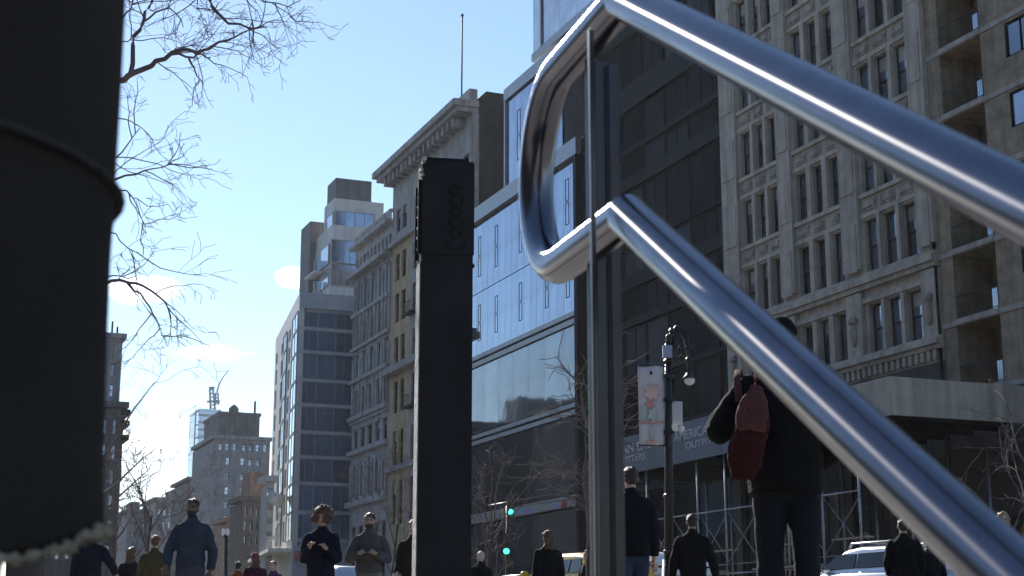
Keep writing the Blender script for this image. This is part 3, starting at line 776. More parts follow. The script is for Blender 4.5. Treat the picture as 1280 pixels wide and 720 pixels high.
# other sides of the square: they only show as dark mirror images in glass and steel
def mirror_block(label, P0, ang, W, H, m, hats):
    root = empty('opposite_building', P0, 0, label, 'building')
    fo = Front(root, P0, ang); n = int(W / 7.5)
    xs = [(W / n * k + 2, W / n * (k + 1) - 1.5, 6 + 7 * j, 10 + 7 * j) for k in range(n) for j in range(4)]
    fo.add('wall', wall_bm(W, 0, H, xs, .5, .8), m); windows(fo, xs, 'sash', M['darkframe'], M['winglass'], .45)
    bm = bmesh.new(); box(bm, .02, W - .02, .82, 18, 0, H - .5)
    for a, b, h in hats: box(bm, a, b, 2, 14, H - .49, H + h)
    fo.add('roof', bm, m)
mirror_block('long dark masonry building far across the square, mirrored in the glass panel building', plan(-75, 230), ANG_ST + math.pi, 190, 57, M['greywall2'], ((40, 100, 4), (150, 160, 6)))
mirror_block('grey masonry building across the square, mirrored in the loft windows', plan(-75, 60), ANG_ST + math.pi, 165, 38, M['greywall2'], ((20, 60, 5),))
mirror_block('dark masonry building across the square behind the viewer', plan(-75, -95), ANG_ST + math.pi, 150, 58, M['greywall2'], ((50, 90, 6),))
mirror_block('wide brown building closing the square behind the viewer', plan(40, -110), ANG_CR + math.pi, 112, 46, M['greywall2'], ((30, 80, 8),))

# ================================================================== ground, road, stair
H3 = V((-math.sin(rad(16)), math.cos(rad(16)), 0)); HS = V((H3.y, -H3.x, 0))       # stair runs along -H3, HS to its right
post = EYE + ray(784, 270) * (1.78 / F)
pb = V((post.x, post.y, 0))
def stq(a, l, z=0): p = pb + HS * a + H3 * l; return V((p.x, p.y, z))
bm = bmesh.new()                                               # one ground sheet with the stairwell cut out of it
w0, w1, l0, l1 = -2.1, .35, -5.2, -.05
big = 1500
outer = [stq(-big, -big), stq(big, -big), stq(big, big), stq(-big, big)]; inner = [stq(w0, l0), stq(w1, l0), stq(w1, l1), stq(w0, l1)]
ov = [bm.verts.new(p) for p in outer]; iv = [bm.verts.new(p) for p in inner]
for k in range(4): bm.faces.new((ov[k], ov[(k + 1) % 4], iv[(k + 1) % 4], iv[k]))
tag(build('ground', bm, M['ground']), kind='structure')
bm = bmesh.new()
pv = [plan(-45, -60), plan(13, -60), plan(13, 140), plan(-45, 140)]
ov = [bm.verts.new(V((p.x, p.y, .004))) for p in pv]; iv = [bm.verts.new(V((p.x, p.y, .004))) for p in inner]
for k in range(4): bm.faces.new((ov[k], ov[(k + 1) % 4], iv[(k + 1) % 4], iv[k]))
tag(build('plaza_paving', bm, M['paving']), kind='structure')
def strip(name, D0, D1, t0, t1, z, m, z0=None):
    bm = bmesh.new(); prism(bm, [plan(D0, t0), plan(D1, t0), plan(D1, t1), plan(D0, t1)], z - .02 if z0 is None else z0, z)
    return tag(build(name, bm, m), kind='structure')
bm = bmesh.new(); bm.faces.new([bm.verts.new(V((p.x, p.y, -.11 + .115))) for p in (plan(13.2, -60), plan(30, -60), plan(30, 320), plan(13.2, 320))])
tag(build('road', bm, M['asphalt']), kind='structure')
strip('plaza_kerb', 13, 13.2, -60, 140, .10, M['kerb'], 0.001); strip('far_kerb', 30, 30.2, -60, 320, .12, M['kerb'], 0.001)
strip('sidewalk', 30.2, DM + .5, -60, 320, .118, M['walk'], 0.001)
bm = bmesh.new()
for k in range(24):
    for D in (18.5, 24.5):
        bm.faces.new([bm.verts.new(V((p.x, p.y, .009))) for p in (plan(D, k * 9), plan(D + .12, k * 9), plan(D + .12, k * 9 + 3), plan(D, k * 9 + 3))])
tag(build('road_markings', bm, M['roadpaint']), kind='structure')
slope = math.tan(rad(31.6)); run = .29; rise = run * slope
bm = bmesh.new()
n = 14
for k in range(n):
    l = l1 - k * run; z = -rise * (k + 1)
    vs = [stq(w0, l - run, z), stq(w1, l - run, z), stq(w1, l, z), stq(w0, l, z)]
    prism(bm, vs, z - .3, z)
tag(build('stair_steps', bm, M['granite']), kind='structure')
bm = bmesh.new()
prism(bm, [stq(w0 - .25, l0), stq(w0 - .002, l0), stq(w0 - .002, l1), stq(w0 - .25, l1)], -3.2, .003)
prism(bm, [stq(w1 + .002, l0), stq(w1 + .25, l0), stq(w1 + .25, l1), stq(w1 + .002, l1)], -3.2, .003)
prism(bm, [stq(w0, l0 - .25), stq(w1, l0 - .25), stq(w1, l0 - .002), stq(w0, l0 - .002)], -3.2, .003)
tag(build('stairwell_lining', bm, M['granite']), kind='structure')
bm = bmesh.new(); prism(bm, [stq(w0, l0), stq(w1, l0), stq(w1, l0 + 1.2), stq(w0, l0 + 1.2)], -2.9, -2.6)
tag(build('stair_floor', bm, M['granite']), kind='structure')

# ================================================================== handrail
ac = math.atan(slope); DN = (-H3 * math.cos(ac)) + V((0, 0, -math.sin(ac)))
zl = post.z; zu = (EYE + ray(770, -1) * (post.y / ray(770, -1).y)).z
root = empty('handrail', pb, 0, 'brushed steel stair handrail with two sloping tubes joined by a looped end', 'handrail')
lw = V((0, 0, zl)); up = V((0, 0, zu)); rr = (zu - zl) / 2; ext = .380 - rr
path = [up + DN * 3.4, up]
r_in = min(rr, .125)
path.append(up + H3 * ext * .5)
for k in range(0, 17):
    a = math.pi * k / 16
    path.append(up + H3 * (ext + r_in * math.sin(a)) + V((0, 0, -rr + rr * math.cos(a))))
path += [lw + H3 * ext * .5, lw, lw + DN * 3.9]
def mitre_tube(path, r, n=48):
    bm = bmesh.new(); uv = bm.loops.layers.uv.new('UVMap'); ln = 0.; d = (path[1] - path[0]).normalized(); x, y = frame_of(d)
    ring = [path[0] + (x * math.cos(2 * math.pi * k / n) + y * math.sin(2 * math.pi * k / n)) * r for k in range(n)]
    prev = [bm.verts.new(p) for p in ring]; bm.faces.new(prev[::-1])
    for i in range(1, len(path)):
        d = (path[i] - path[i - 1]).normalized()
        nn = d if i == len(path) - 1 else (d + (path[i + 1] - path[i]).normalized()).normalized()
        ring = [p + d * ((path[i] - p).dot(nn) / d.dot(nn)) for p in ring]
        cur = [bm.verts.new(p) for p in ring]
        for k in range(n):
            f = bm.faces.new((prev[k], prev[(k + 1) % n], cur[(k + 1) % n], cur[k])); f.smooth = True
            for lp, (a, b) in zip(f.loops, ((0, k), (0, k + 1), (1, k + 1), (1, k))): lp[uv].uv = (ln + a * (path[i] - path[i - 1]).length, b / n)
        ln += (path[i] - path[i - 1]).length; prev = cur
    bm.faces.new(prev)
    return bm
RAILM = mat('brushed_steel_tube', (.165, .163, .19), .18, 1., var=.10, scale=22, aniso=.85)
_nt = RAILM.node_tree; _tg = _nt.nodes.new('ShaderNodeTangent'); _tg.direction_type = 'UV_MAP'; _tg.uv_map = 'UVMap'
_nt.links.new(_tg.outputs[0], _nt.nodes['Principled BSDF'].inputs['Tangent'])
tube = build('rail_tube', mitre_tube(path, .025), RAILM, root)
for e_ in tube.data.edges: pass
me = tube.data
# sharp mitres at the two apexes
ap = [up, lw]
attr = me.attributes.new('sharp_edge', 'BOOLEAN', 'EDGE') if 'sharp_edge' not in me.attributes else me.attributes['sharp_edge']
for e_ in me.edges:
    a, b = me.vertices[e_.vertices[0]].co, me.vertices[e_.vertices[1]].co
    for p in ap:
        nrm = (-DN + H3).normalized() if p is up else (H3 - DN).normalized()
        if (a - p).length < .05 and (b - p).length < .05 and abs((a - p).dot((H3 - DN).normalized())) < .002 and abs((b - p).dot((H3 - DN).normalized())) < .002: attr.data[e_.index].value = True
def post_parts(root, base, ztop, z0):
    e = root
    def quad(a0, a1, l0_, l1_, za, zb, bm):
        pts = [base + HS * a + H3 * l for a, l in ((a0, l0_), (a1, l0_), (a1, l1_), (a0, l1_))]
        prism(bm, pts, za, zb)
    bm = bmesh.new(); quad(-.0455, -.0395, -.004, .006, z0, ztop - .042, bm)
    bmesh.ops.bevel(bm, geom=bm.edges[:], offset=.0025, segments=2, affect='EDGES'); build('post_flange', bm, M['steel_post'], e)
    bm = bmesh.new(); quad(.0035, .0470, .150, .160, z0, ztop - .022, bm); bmesh.ops.bevel(bm, geom=bm.edges[:], offset=.002, segments=2, affect='EDGES'); build('post_web', bm, M['steel_dull'], e)
    for a in (.0095, .0285):
        bm = bmesh.new(); quad(a, a + .009, .144, .1498, z0, ztop - .024, bm); bmesh.ops.bevel(bm, geom=bm.edges[:], offset=.003, segments=3, affect='EDGES'); build('post_rib', bm, M['steel_dull'], e)
    bm = bmesh.new(); c = base + H3 * .04; loft(bm, [c + V((0, 0, z0)), c + V((0, 0, z0 + .012))], [.06, .06], 24); build('base_flange', bm, M['steel'], e)
post_parts(root, V((0, 0, 0)), zu, .004)
b2 = DN * 2.6; b2h = V((b2.x, b2.y, 0)); post_parts(root, b2h, zu + b2.z, -rise * (int((2.6 * math.cos(ac) - .05) / run) + 1))

# ================================================================== dark pylon with weathered raised lettering
PY = 7.2
pA = at(526, 300, PY); pB = at(592, 300, PY); wP = (pB - pA).length
zP = at(558, 196, PY).z
rz = rad(9.5)
root = empty('information_pylon', V(((pA.x + pB.x) / 2, PY, 0)), rz, 'tall dark slab pylon with worn vertical raised lettering on its upper front', 'pylon')
bm = bmesh.new(); hw = wP / 2 * .985; dp = .20
box(bm, -hw, hw, 0, dp, 0, zP)
bmesh.ops.bevel(bm, geom=[e_ for e_ in bm.edges if all(v.co.z > zP - .01 for v in e_.verts)], offset=.022, segments=3, affect='EDGES')
build('slab', bm, M['pylon'], root)
bm = bmesh.new(); box(bm, -hw + .003, hw + .005, -.006, -.0005, at(560, 318, PY).z, zP - .03); build('upper_casing', bm, M['pylon'], root)
bm = bmesh.new(); random.seed(5)
zl0, zl1 = at(570, 312, PY).z, at(570, 232, PY).z
def arc_glyph(bm, cx, cz, rx, rz_, a0, a1, side=False):
    pts = []
    for k in range(9):
        a = rad(a0 + (a1 - a0) * k / 8)
        pts.append((cx + rx * math.cos(a), -.010, cz + rz_ * math.sin(a)))
    if side: pts = [(-hw - .006, .1 + (p[0]) * .9, p[2]) for p in pts]
    loft(bm, pts, [(.0055, .006)] * 9, 6)
hgl = (zl1 - zl0) / 6
for k, (a0, a1, fr_) in enumerate(((150, 390, 1.25), (0, 360, .8), (180, 360, .8), (20, 340, .8), (180, 360, .8), (30, 300, .8))):
    arc_glyph(bm, .045, zl0 + hgl * (k + .5), .038 * fr_, hgl * .42, a0, a1)
    if k in (2, 4):
        for s in (-1, 1): rod(bm, (.045 + s * .03, -.006, zl0 + hgl * (k + .5)), (.045 + s * .03, -.006, zl0 + hgl * (k + .95)), .006, 6)
build('raised_lettering', bm, M['pylon'], root)
bm = bmesh.new()
for k, (a0, a1) in enumerate(((150, 390), (0, 360), (180, 360), (20, 340), (180, 360), (30, 300))): arc_glyph(bm, .0, zl0 + .01 + hgl * (k + .6), .05, hgl * .42, a0, a1, True)
box(bm, -hw - .016, -hw + .002, .015, .03, zl0 - .02, zl1 + .03); box(bm, -hw - .016, -hw + .002, .16, .175, zl0 - .02, zl1 + .03)
build('side_lettering', bm, M['pylon'], root)
bm = bmesh.new(); random.seed(8)
z = zP - .10
pts = []
for k in range(9): pts.append((-hw - .002 + random.uniform(-.006, .010) + max(0, (k - 5)) * .004, -.003, zP - .115 + k * .0135))
loft(bm, pts, [(random.uniform(.005, .013), random.uniform(.004, .009)) for _ in pts], 7); build('chipped_edge', bm, M['pylon_chip_sun'], root)
bm = bmesh.new(); box(bm, -hw - .004, -hw - .0005, .02, dp - .01, .0, zl0 - .06); build('painted_sunlit_side', bm, M['pylon_chip_sun'], root)  # thin pale sheet: sunlight on the lower side face, put into its colour
bm = bmesh.new(); ell(bm, (hw + .004, .02, at(592, 330, PY).z), (.009, .009, .012), 8, 6); build('bolt', bm, M['pylon'], root)

# ================================================================== sidewalk shed with beige fascia and shop banners
DS = 33.0
ts0 = T(1112, 495, DS); ts1 = T(745, 580, DS)
zd1, zd0 = Z(1111, 470, DS), Z(1111, 519, DS)
tb = T(938, 560, DS)
root = empty('sidewalk_shed', plan(DS, ts1), 0, 'long sidewalk shed on steel pipe legs with beige plywood fascia and blue shop banners', 'scaffold')
fr = Front(root, plan(DS, ts1), ANG_ST)
L_ = ts1 - ts0
bm = bmesh.new(); box(bm, L_ - (tb - ts0) + .01, L_, 0, .06, zd0, zd1); box(bm, L_ - .06, L_ + .003, .061, DM - DS - .3, zd0, zd1)
fr.add('fascia', bm, M['shed'])
bm = bmesh.new(); box(bm, .02, L_ - .07, .07, DM - DS - .35, zd0 + .2, zd0 + .4)
for k in range(int(L_ / 1.5)): box(bm, k * 1.5, k * 1.5 + .12, .07, DM - DS - .35, zd0 - .02, zd0 + .19)
fr.add('deck', bm, M['darkframe'])
bm = bmesh.new(); box(bm, .01, L_ - (tb - ts0) - .01, .02, .08, zd0, zd1 - .3); fr.add('dark_fascia', bm, M['darkframe'])
def text_mesh(txt, size, m, ext=.01, align='CENTER'):
    cu = bpy.data.curves.new('lettering', 'FONT'); cu.body = txt; cu.size = size; cu.extrude = ext; cu.align_x = align; cu.align_y = 'CENTER'
    o = bpy.data.objects.new('t', cu); col.objects.link(o)
    dg = bpy.context.evaluated_depsgraph_get(); dg.update()
    me = bpy.data.meshes.new_from_object(o.evaluated_get(dg)); bpy.data.objects.remove(o)
    me.materials.clear(); me.materials.append(m); me.transform(Matrix.Rotation(rad(90), 4, 'X'))
    return me
xb = lambda px: ts1 - T(px, 570, DS)
for a, b in ((739, 837), (839, 938)):
    xa, xe = xb(a), xb(b); zt_, z0_ = zd1 + .25, zd0 - .15
    bm = bmesh.new(); box(bm, xa, xe, -.07, -.005, z0_, zt_); p = fr.add('banner_panel', bm, M['shedblue'])
    hh = zt_ - z0_; cx = (xa + xe) / 2
    for txt, sz, fz in (('AMERICAN EAGLE', hh * .33, .66), ('OUTFITTERS', hh * .24, .38)):
        o = bpy.data.objects.new('lettering', text_mesh(txt, sz, M['letter'])); link(o, p)
        w_ = o.dimensions.x or 1
        o.location = ((cx), -.082, z0_ + hh * fz)
        wd = max(v.co.x for v in o.data.vertices) - min(v.co.x for v in o.data.vertices)
        o.scale = (min(1.6, (xe - xa) * (.86 if 'EAGLE' in txt else .6) / wd), 1, 1)
k = 0; x = .3; pp = []
while x < L_:
    for y in (.2, DM - DS - .8):
        bm = bmesh.new(); rod(bm, (x, y, .12), (x, y, zd0 - .03), .055, 8); box(bm, x - .15, x + .15, y - .15, y + .15, .119, .135); fr.add('leg', bm, M['pole'])
    pp.append(x); x += 2.45
for i, (a, b) in enumerate(zip(pp, pp[1:])):
    bm = bmesh.new()
    for z in (2.5, 5.2): rod(bm, (a, .12, z), (b, .12, z), .035, 6)
    rod(bm, (a, .28, 3.0), (b, .28, 5.0) if i % 2 else (b, .28, 5.1), .022, 6); rod(bm, (a, .29, 5.1), (b, .29, 3.0), .022, 6)
    rod(bm, (a, DM - DS - .72, 3.4), (b, DM - DS - .72, 3.4), .03, 6)
    add_split(fr, 'brace', bm, M['pole'])
bm = bmesh.new()
for i, (a, b) in enumerate(zip(pp, pp[1:])):
    if i % 3 != 2: box(bm, a + .05, b - .05, -.1, .25, 2.56, 2.62)
    if i % 2 == 0: box(bm, a + .05, b - .05, .5, .8, 3.5, 3.56)
add_split(fr, 'plank', bm, M['plank'])

# ================================================================== street lamp with crook and banners
YL = 24.
b0 = at(836, 720, YL); root = empty('street_lamp', V((b0.x, YL, 0)), 0, 'dark ornate crook street lamp with hanging globe, pole carrying a tall white banner', 'street lamp')
P = lambda px, py, dy=0.: at(px, py, YL + dy) - V((b0.x, YL, 0))
bm = bmesh.new()
loft(bm, [P(836, 860), P(836, 800), P(836, 790), P(836, 700)], [.2, .2, .13, .10], 12); build('base', bm, M['castiron'], root)
bm = bmesh.new()
loft(bm, [P(836, 705), P(836, 560), P(835, 430)], [.075, .065, .05], 12)
for y in (690, 620, 540, 500, 470, 452): loft(bm, [P(836, y + 3), P(836, y), P(836, y - 3)], [.07, .095, .07], 12)
build('pole', bm, M['castiron'], root)
bm = bmesh.new()
cr = [P(835, 432), P(836, 424), P(840, 416), P(846, 413), P(852, 416), P(857, 424), P(860, 436), P(861, 452), P(861, 468)]
loft(bm, cr, [.05, .045, .042, .04, .04, .038, .035, .03, .03], 8)
for p in cr[1:-1]: ell(bm, p + V((0, 0, .03)), (.055, .055, .055), 8, 6)
loft(bm, [P(846, 440), P(850, 432), P(855, 436), P(853, 444), P(848, 446)], [.02] * 5, 6)
build('crook', bm, M['castiron'], root)
bm = bmesh.new(); loft(bm, [P(861, 466), P(861, 470), P(861, 473)], [.04, .07, .11], 12); build('lamp_cap', bm, M['castiron'], root)
bm = bmesh.new(); ell(bm, P(862, 476), (.085, .085, .075), 14, 10); build('globe', bm, M['globe'], root)
bm = bmesh.new(); c = P(834, 440, -.08); box(bm, c.x - .075, c.x + .075, c.y - .06, c.y + .03, c.z - .1, c.z + .1); build('control_box', bm, M['signplate'], root)
def sway_sheet(bm, a, b, c, d, nx=6, nz=12, amp=.03, th=.006):
    g = []
    for s in (0, th):
        g.append([[bm.verts.new(a.lerp(b, i / nx).lerp(d.lerp(c, i / nx), j / nz) + V((0, amp * math.sin(i * 1.1 + j * .55) + s, 0))) for i in range(nx + 1)] for j in range(nz + 1)])
    for q in g:
        for j in range(nz):
            for i in range(nx): f = bm.faces.new((q[j][i], q[j][i + 1], q[j + 1][i + 1], q[j + 1][i])); f.smooth = True
    for i in range(nx):
        for j in (0, nz): bm.faces.new((g[0][j][i], g[0][j][i + 1], g[1][j][i + 1], g[1][j][i]))
    for j in range(nz):
        for i in (0, nx): bm.faces.new((g[0][j][i], g[0][j + 1][i], g[1][j + 1][i], g[1][j][i]))
bm = bmesh.new(); sway_sheet(bm, P(797, 457), P(829.5, 457), P(832, 557), P(799.5, 558), amp=.012)
ban = build('banner', bm, M['banner'], root)
bm = bmesh.new()
bm.free()
for py in (457, 557):
    bm = bmesh.new(); rod(bm, P(798, py), P(836, py), .012, 6); build('banner_bracket', bm, M['castiron'], root)
def decal(name, px, py, r, m, n=8, sq=1.):
    bm = bmesh.new(); c = P(px, py, -.03)
    vs = [V((c.x + math.cos(2 * math.pi * k / n + .4) * r * (1 if k % 2 else .55), c.y, c.z + math.sin(2 * math.pi * k / n + .4) * r * sq * (1 if k % 2 else .55))) for k in range(n)]
    prism_y(bm, vs, .004); return build(name, bm, m, ban)
def prism_y(bm, vs, th):
    a = [bm.verts.new(v) for v in vs]; b = [bm.verts.new(v + V((0, th, 0))) for v in vs]; n = len(vs)
    bm.faces.new(a); bm.faces.new(b[::-1])
    for i in range(n): bm.faces.new((a[i], b[i], b[(i + 1) % n], a[(i + 1) % n]))
decal('printed_flower', 815, 490, .16, M['borange'], 14, 1.15); decal('printed_flower', 812, 505, .09, M['bred'], 12, 1.2); decal('printed_crest', 814, 466, .03, M['darkframe'], 8, 1.4)
decal('printed_leaf', 816, 518, .10, M['bgreen'], 10, 1.6); decal('printed_stalk', 815, 540, .05, M['bgreen'], 8, 2.4); decal('printed_ground', 814, 551, .10, M['bred'], 10, .3)
for name, y0, y1, m, x0, x1 in (('printed_band', 507, 524, 'bgreen', 799, 808), ('printed_stripe', 526.5, 529, 'bred', 798.5, 831)):
    bm = bmesh.new(); a = P(x0, y0, -.03); b = P(x1, y1, -.03); prism_y(bm, [V((a.x, a.y, a.z)), V((b.x, a.y, a.z)), V((b.x, a.y, b.z)), V((a.x, a.y, b.z))], .004); build(name, bm, M[m], ban)
bm = bmesh.new(); sway_sheet(bm, P(839, 501, .1), P(853, 502, .1), P(853.5, 531, .1), P(839.5, 532, .1), 3, 5, .006); build('small_banner', bm, M['banner'], root)
bm = bmesh.new(); c = P(852, 536); ell(bm, c, (.055, .055, .06), 10, 8); rod(bm, P(837, 538), c, .015, 6); box(bm, c.x - .16, c.x - .06, c.y - .05, c.y + .05, c.z - .04, c.z + .06); build('camera_dome', bm, M['globe'], root)

# far park lamp
Y2 = 60.; b0 = at(282, 720, Y2)
root = empty('park_lamp', V((b0.x, Y2, 0)), 0, 'slim dark park lamp with a pair of pale globes, right of the man in navy', 'street lamp')
P2 = lambda px, py: at(px, py, Y2) - V((b0.x, Y2, 0))
bm = bmesh.new(); loft(bm, [P2(282, 803), P2(282, 790), P2(282, 670)], [.16, .08, .06], 8); build('pole', bm, M['castiron'], root)
bm = bmesh.new(); rod(bm, P2(279, 670), P2(285, 670), .05, 6); build('crossbar', bm, M['castiron'], root)
for x in (279.3, 284.7):
    bm = bmesh.new(); ell(bm, P2(x, 665.5), (.085, .085, .15), 10, 8); build('globe', bm, M['globe'], root)

# ================================================================== traffic signal on a mast arm
YS = 81.5
b0 = at(634, 720, YS)
root = empty('traffic_signal', V((b0.x, YS, 0)), 0, 'traffic signal pole with a long mast arm, two green lights and street name plates', 'traffic light')
P3 = lambda px, py, dy=0.: at(px, py, YS + dy) - V((b0.x, YS, 0))
bm = bmesh.new(); loft(bm, [P3(634, 803), P3(635, 632)], [.14, .10], 10); build('pole', bm, M['castiron'], root)
bm = bmesh.new()
loft(bm, [P3(611, 632), P3(640, 627), P3(690, 619), P3(722, 622), P3(760, 631)], [.03, .055, .055, .045, .03], 8); rod(bm, P3(640, 634), P3(722, 623), .025, 6)
rod(bm, P3(711, 622), P3(732, 617), .03, 6); build('mast_arm', bm, M['steel_dull'], root)
def head(px, py, on):
    bm = bmesh.new(); c = P3(px, py); h = .95
    box(bm, c.x - .2, c.x + .2, c.y - .1, c.y + .15, c.z - .24, c.z + .96); hd = build('signal_head', bm, M['traffic'], root)
    for k, m in enumerate(('green', 'amberoff', 'redoff')):
        bm = bmesh.new(); q = c + V((0, -.12, .36 * k)); loft(bm, [q + V((0, .02, 0)), q + V((0, -.03, 0))], [.155, .145], 14); build('lens', bm, M[m], hd)
        bm = bmesh.new()
        for j in range(7):
            a = rad(0 + 180 * j / 7); b = rad(180 * (j + 1) / 7)
            vs = [q + V((math.cos(t) * .14, y, math.sin(t) * .14)) for t, y in ((a, .02), (b, .02), (b, -.2), (a, -.2))]
            bm.faces.new([bm.verts.new(v) for v in vs])
        build('visor', bm, M['traffic'], hd)
head(638, 640, 1); head(633, 689, 1)
for px, py, w_ in ((655, 639, .8), (695, 632, .45)):
    bm = bmesh.new(); c = P3(px, py, -.05); box(bm, c.x - w_ * .45, c.x + w_ * .55, c.y - .02, c.y + .02, c.z - .16, c.z + .16); build('street_name_plate', bm, M['signplate'], root)
bm = bmesh.new(); c = P3(705, 630, .0); box(bm, c.x - .15, c.x + .15, c.y - .02, c.y + .02, c.z - .2, c.z + .2); build('small_sign', bm, M['awnred'], root)
bm = bmesh.new(); c = P3(637, 704, -.2); box(bm, c.x - .2, c.x + .2, c.y - .1, c.y + .1, c.z - .22, c.z + .22); build('walk_signal', bm, M['traffic'], root)

# ================================================================== bare winter trees
rng = random.Random(11)
def walk(p, d, L, n, wob, droop):
    pts = [V(p)]; d = d.normalized()
    for k in range(n):
        d = (d + V((rng.gauss(0, wob), rng.gauss(0, wob), rng.gauss(0, wob) + droop))).normalized()
        pts.append(pts[-1] + d * (L / n))
    return pts
def limb(bm, pts, r0, r1, lvl, maxl, dens=1., droop=-.02, rmin=.0035):
    n = len(pts)
    loft(bm, pts, [max(rmin, r0 + (r1 - r0) * k / (n - 1)) for k in range(n)], (7, 5, 4, 3, 3)[min(lvl, 4)], cap=False)
    if lvl >= maxl: return
    L = sum((a - b).length for a, b in zip(pts, pts[1:]))
    cnt = max(2, int((7, 6, 5, 4)[min(lvl, 3)] * dens))
    for k in range(cnt):
        f = rng.uniform(.2, 1.) if k else 1.
        i = min(n - 2, int(f * (n - 1))); p = pts[i].lerp(pts[i + 1], f * (n - 1) - i)
        t = (pts[i + 1] - pts[i]).normalized()
        rv = V((rng.gauss(0, 1), rng.gauss(0, 1), rng.gauss(0, 1))); rv = (rv - t * rv.dot(t)).normalized()
        d = t * rng.uniform(.5, 1.) + rv * rng.uniform(.5, 1.) + V((0, 0, .12))
        r = max(rmin, (r0 + (r1 - r0) * f) * rng.uniform(.45, .7))
        cl = L * rng.uniform(.28, .6)
        limb(bm, walk(p, d, cl, 6 if lvl < 2 else 4, .16, droop), r, max(rmin, r * .3), lvl + 1, maxl, dens, droop, rmin)
def tree(name_label, base, height, r, spread, nl=6, maxl=3, lean=V((0, 0, 0)), fork=.4, group=None, dens=1., leaves=0, rmin=.004):
    e = empty('bare_tree', base, 0, name_label, 'tree', group)
    tr = walk(V((0, 0, 0)), V((0, 0, 1)) + lean, height * .75, 8, .05, 0)
    bm = bmesh.new(); loft(bm, tr, [r * (1.25 if k == 0 else 1 - .07 * k) for k in range(9)], 9); build('trunk', bm, M['bark'], e)
    bm = bmesh.new(); ends = []
    for k in range(nl):
        f = fork + (1 - fork) * (k + .5) / nl; i = min(7, int(f * 8)); p = tr[i].lerp(tr[i + 1], f * 8 - i)
        a = k * 2.4 + rng.uniform(-.4, .4)
        d = V((math.cos(a) * spread, math.sin(a) * spread, .9))
        limb(bm, walk(p, d, height * rng.uniform(.38, .55), 7, .12, -.015), r * .5, r * .12, 0, maxl, dens, -.02, rmin)
    build('branches', bm, M['twig'], e)
    if leaves:
        src = [v.co.copy() for v in e.children[1].data.vertices]
        bm = bmesh.new()
        for k in range(leaves):
            c = rng.choice(src) + V((rng.gauss(0, .05), rng.gauss(0, .05), rng.gauss(0, .05))); x = V((rng.gauss(0, 1), rng.gauss(0, 1), rng.gauss(0, 1))).normalized(); y = x.cross(V((.3, .5, .8))).normalized(); s = rng.uniform(.03, .06)
            bm.faces.new([bm.verts.new(c + x * s * q + y * s * w) for q, w in ((-1, 0), (0, -.5), (1, 0), (0, .5))])
        build('leaves', bm, M['leaf'], e)
    return e

# big tree at upper left: trunk behind the coat, guided limbs reaching into the sky
YT = 15.
b0 = at(30, 720, YT); e = empty('bare_tree', V((b0.x, YT, 0)), 0, 'big bare tree whose upper limbs reach into the sky beside the dark coat', 'tree')
P = lambda px, py, dy=0.: at(px, py, YT + dy) - V((b0.x, YT, 0))
bm = bmesh.new(); loft(bm, [P(30, 800), P(30, 770), P(34, 600), P(30, 400), P(40, 200), P(30, 60), P(34, -90), P(28, -240)], [.26, .2, .17, .155, .13, .10, .07, .04], 10); build('trunk', bm, M['bark'], e)
bm = bmesh.new()
G = [
 ([(40, 160, 0), (100, 112, -.3), (148, 100, -.6), (160, 95, -.7), (178, 87, -.7), (195, 76, -.8), (215, 66, -.8), (235, 62, -.8), (246, 66, -.9), (262, 61, -.9), (285, 50, -1), (305, 40, -1.1), (330, 33, -1.2)], .040, .005, 1.0),
 ([(163, 92, -.7), (166, 70, -.7), (167, 45, -.6), (178, 30, -.5), (181, 15, -.5), (190, 2, -.4), (196, -20, -.4)], .026, .010, 1.),
 ([(178, 28, -.5), (195, 15, -.5), (212, 10, -.6), (226, 24, -.6), (229, 34, -.7)], .012, .004, 1.),
 ([(213, 68, -.8), (232, 71, -.7), (246, 68, -.6), (258, 72, -.5), (263, 71, -.5)], .014, .006, .8),
 ([(236, 73, -.8), (243, 85, -.8), (246, 95, -.7), (255, 106, -.7)], .012, .004, .8),
 ([(60, -40, 0), (200, -60, -.8), (258, -10, -1), (265, 8, -1), (278, 22, -1.1), (300, 30, -1.1), (318, 36, -1.2), (334, 34, -1.2)], .028, .005, 1.),
 ([(240, -40, -.8), (300, -20, -.9), (330, 2, -1.), (365, 10, -1.)], .014, .004, 1.),
 ([(300, -25, -.8), (312, 10, -.9), (318, 36, -1.)], .010, .004, 1.),
 ([(240, -50, -.8), (247, -10, -.9), (246, 15, -1.)], .010, .004, .8),
 ([(40, 210, 0), (110, 200, -.3), (145, 197, -.5), (160, 180, -.5), (175, 160, -.5)], .014, .004, 1.),
 ([(40, 260, 0), (110, 232, -.3), (145, 224, -.5), (170, 218, -.5), (190, 211, -.6), (215, 204, -.6)], .018, .004, 1.),
 ([(60, 260, 0), (120, 235, -.3), (158, 238, -.4), (172, 258, -.4), (182, 282, -.4)], .012, .004, .9),
 ([(40, 300, 0), (110, 290, -.3), (145, 292, -.5), (160, 310, -.4), (172, 315, -.4)], .010, .004, .9),
 ([(40, 380, 0), (100, 356, -.2), (133, 354, -.5), (150, 350, -.5), (170, 354, -.5), (190, 364, -.5), (205, 376, -.5), (211, 388, -.5), (213, 402, -.5)], .022, .005, .9),
 ([(160, 353, -.5), (175, 366, -.4), (188, 385, -.4), (196, 400, -.4), (202, 418, -.4), (209, 432, -.4)], .011, .004, .9),
 ([(133, 346, -.3), (150, 345, -.3), (170, 345, -.3)], .008, .004, .7),
 ([(140, 150, -.3), (150, 148, -.4), (165, 152, -.4), (172, 156, -.4)], .008, .004, .8),
 ([(60, 40, 0), (130, 30, -.4), (152, 24, -.6), (163, 12, -.6), (166, -5, -.6)], .016, .005, .9),
 ([(60, 20, 0), (140, 56, -.5), (160, 52, -.7), (172, 46, -.6)], .010, .004, .7),
]
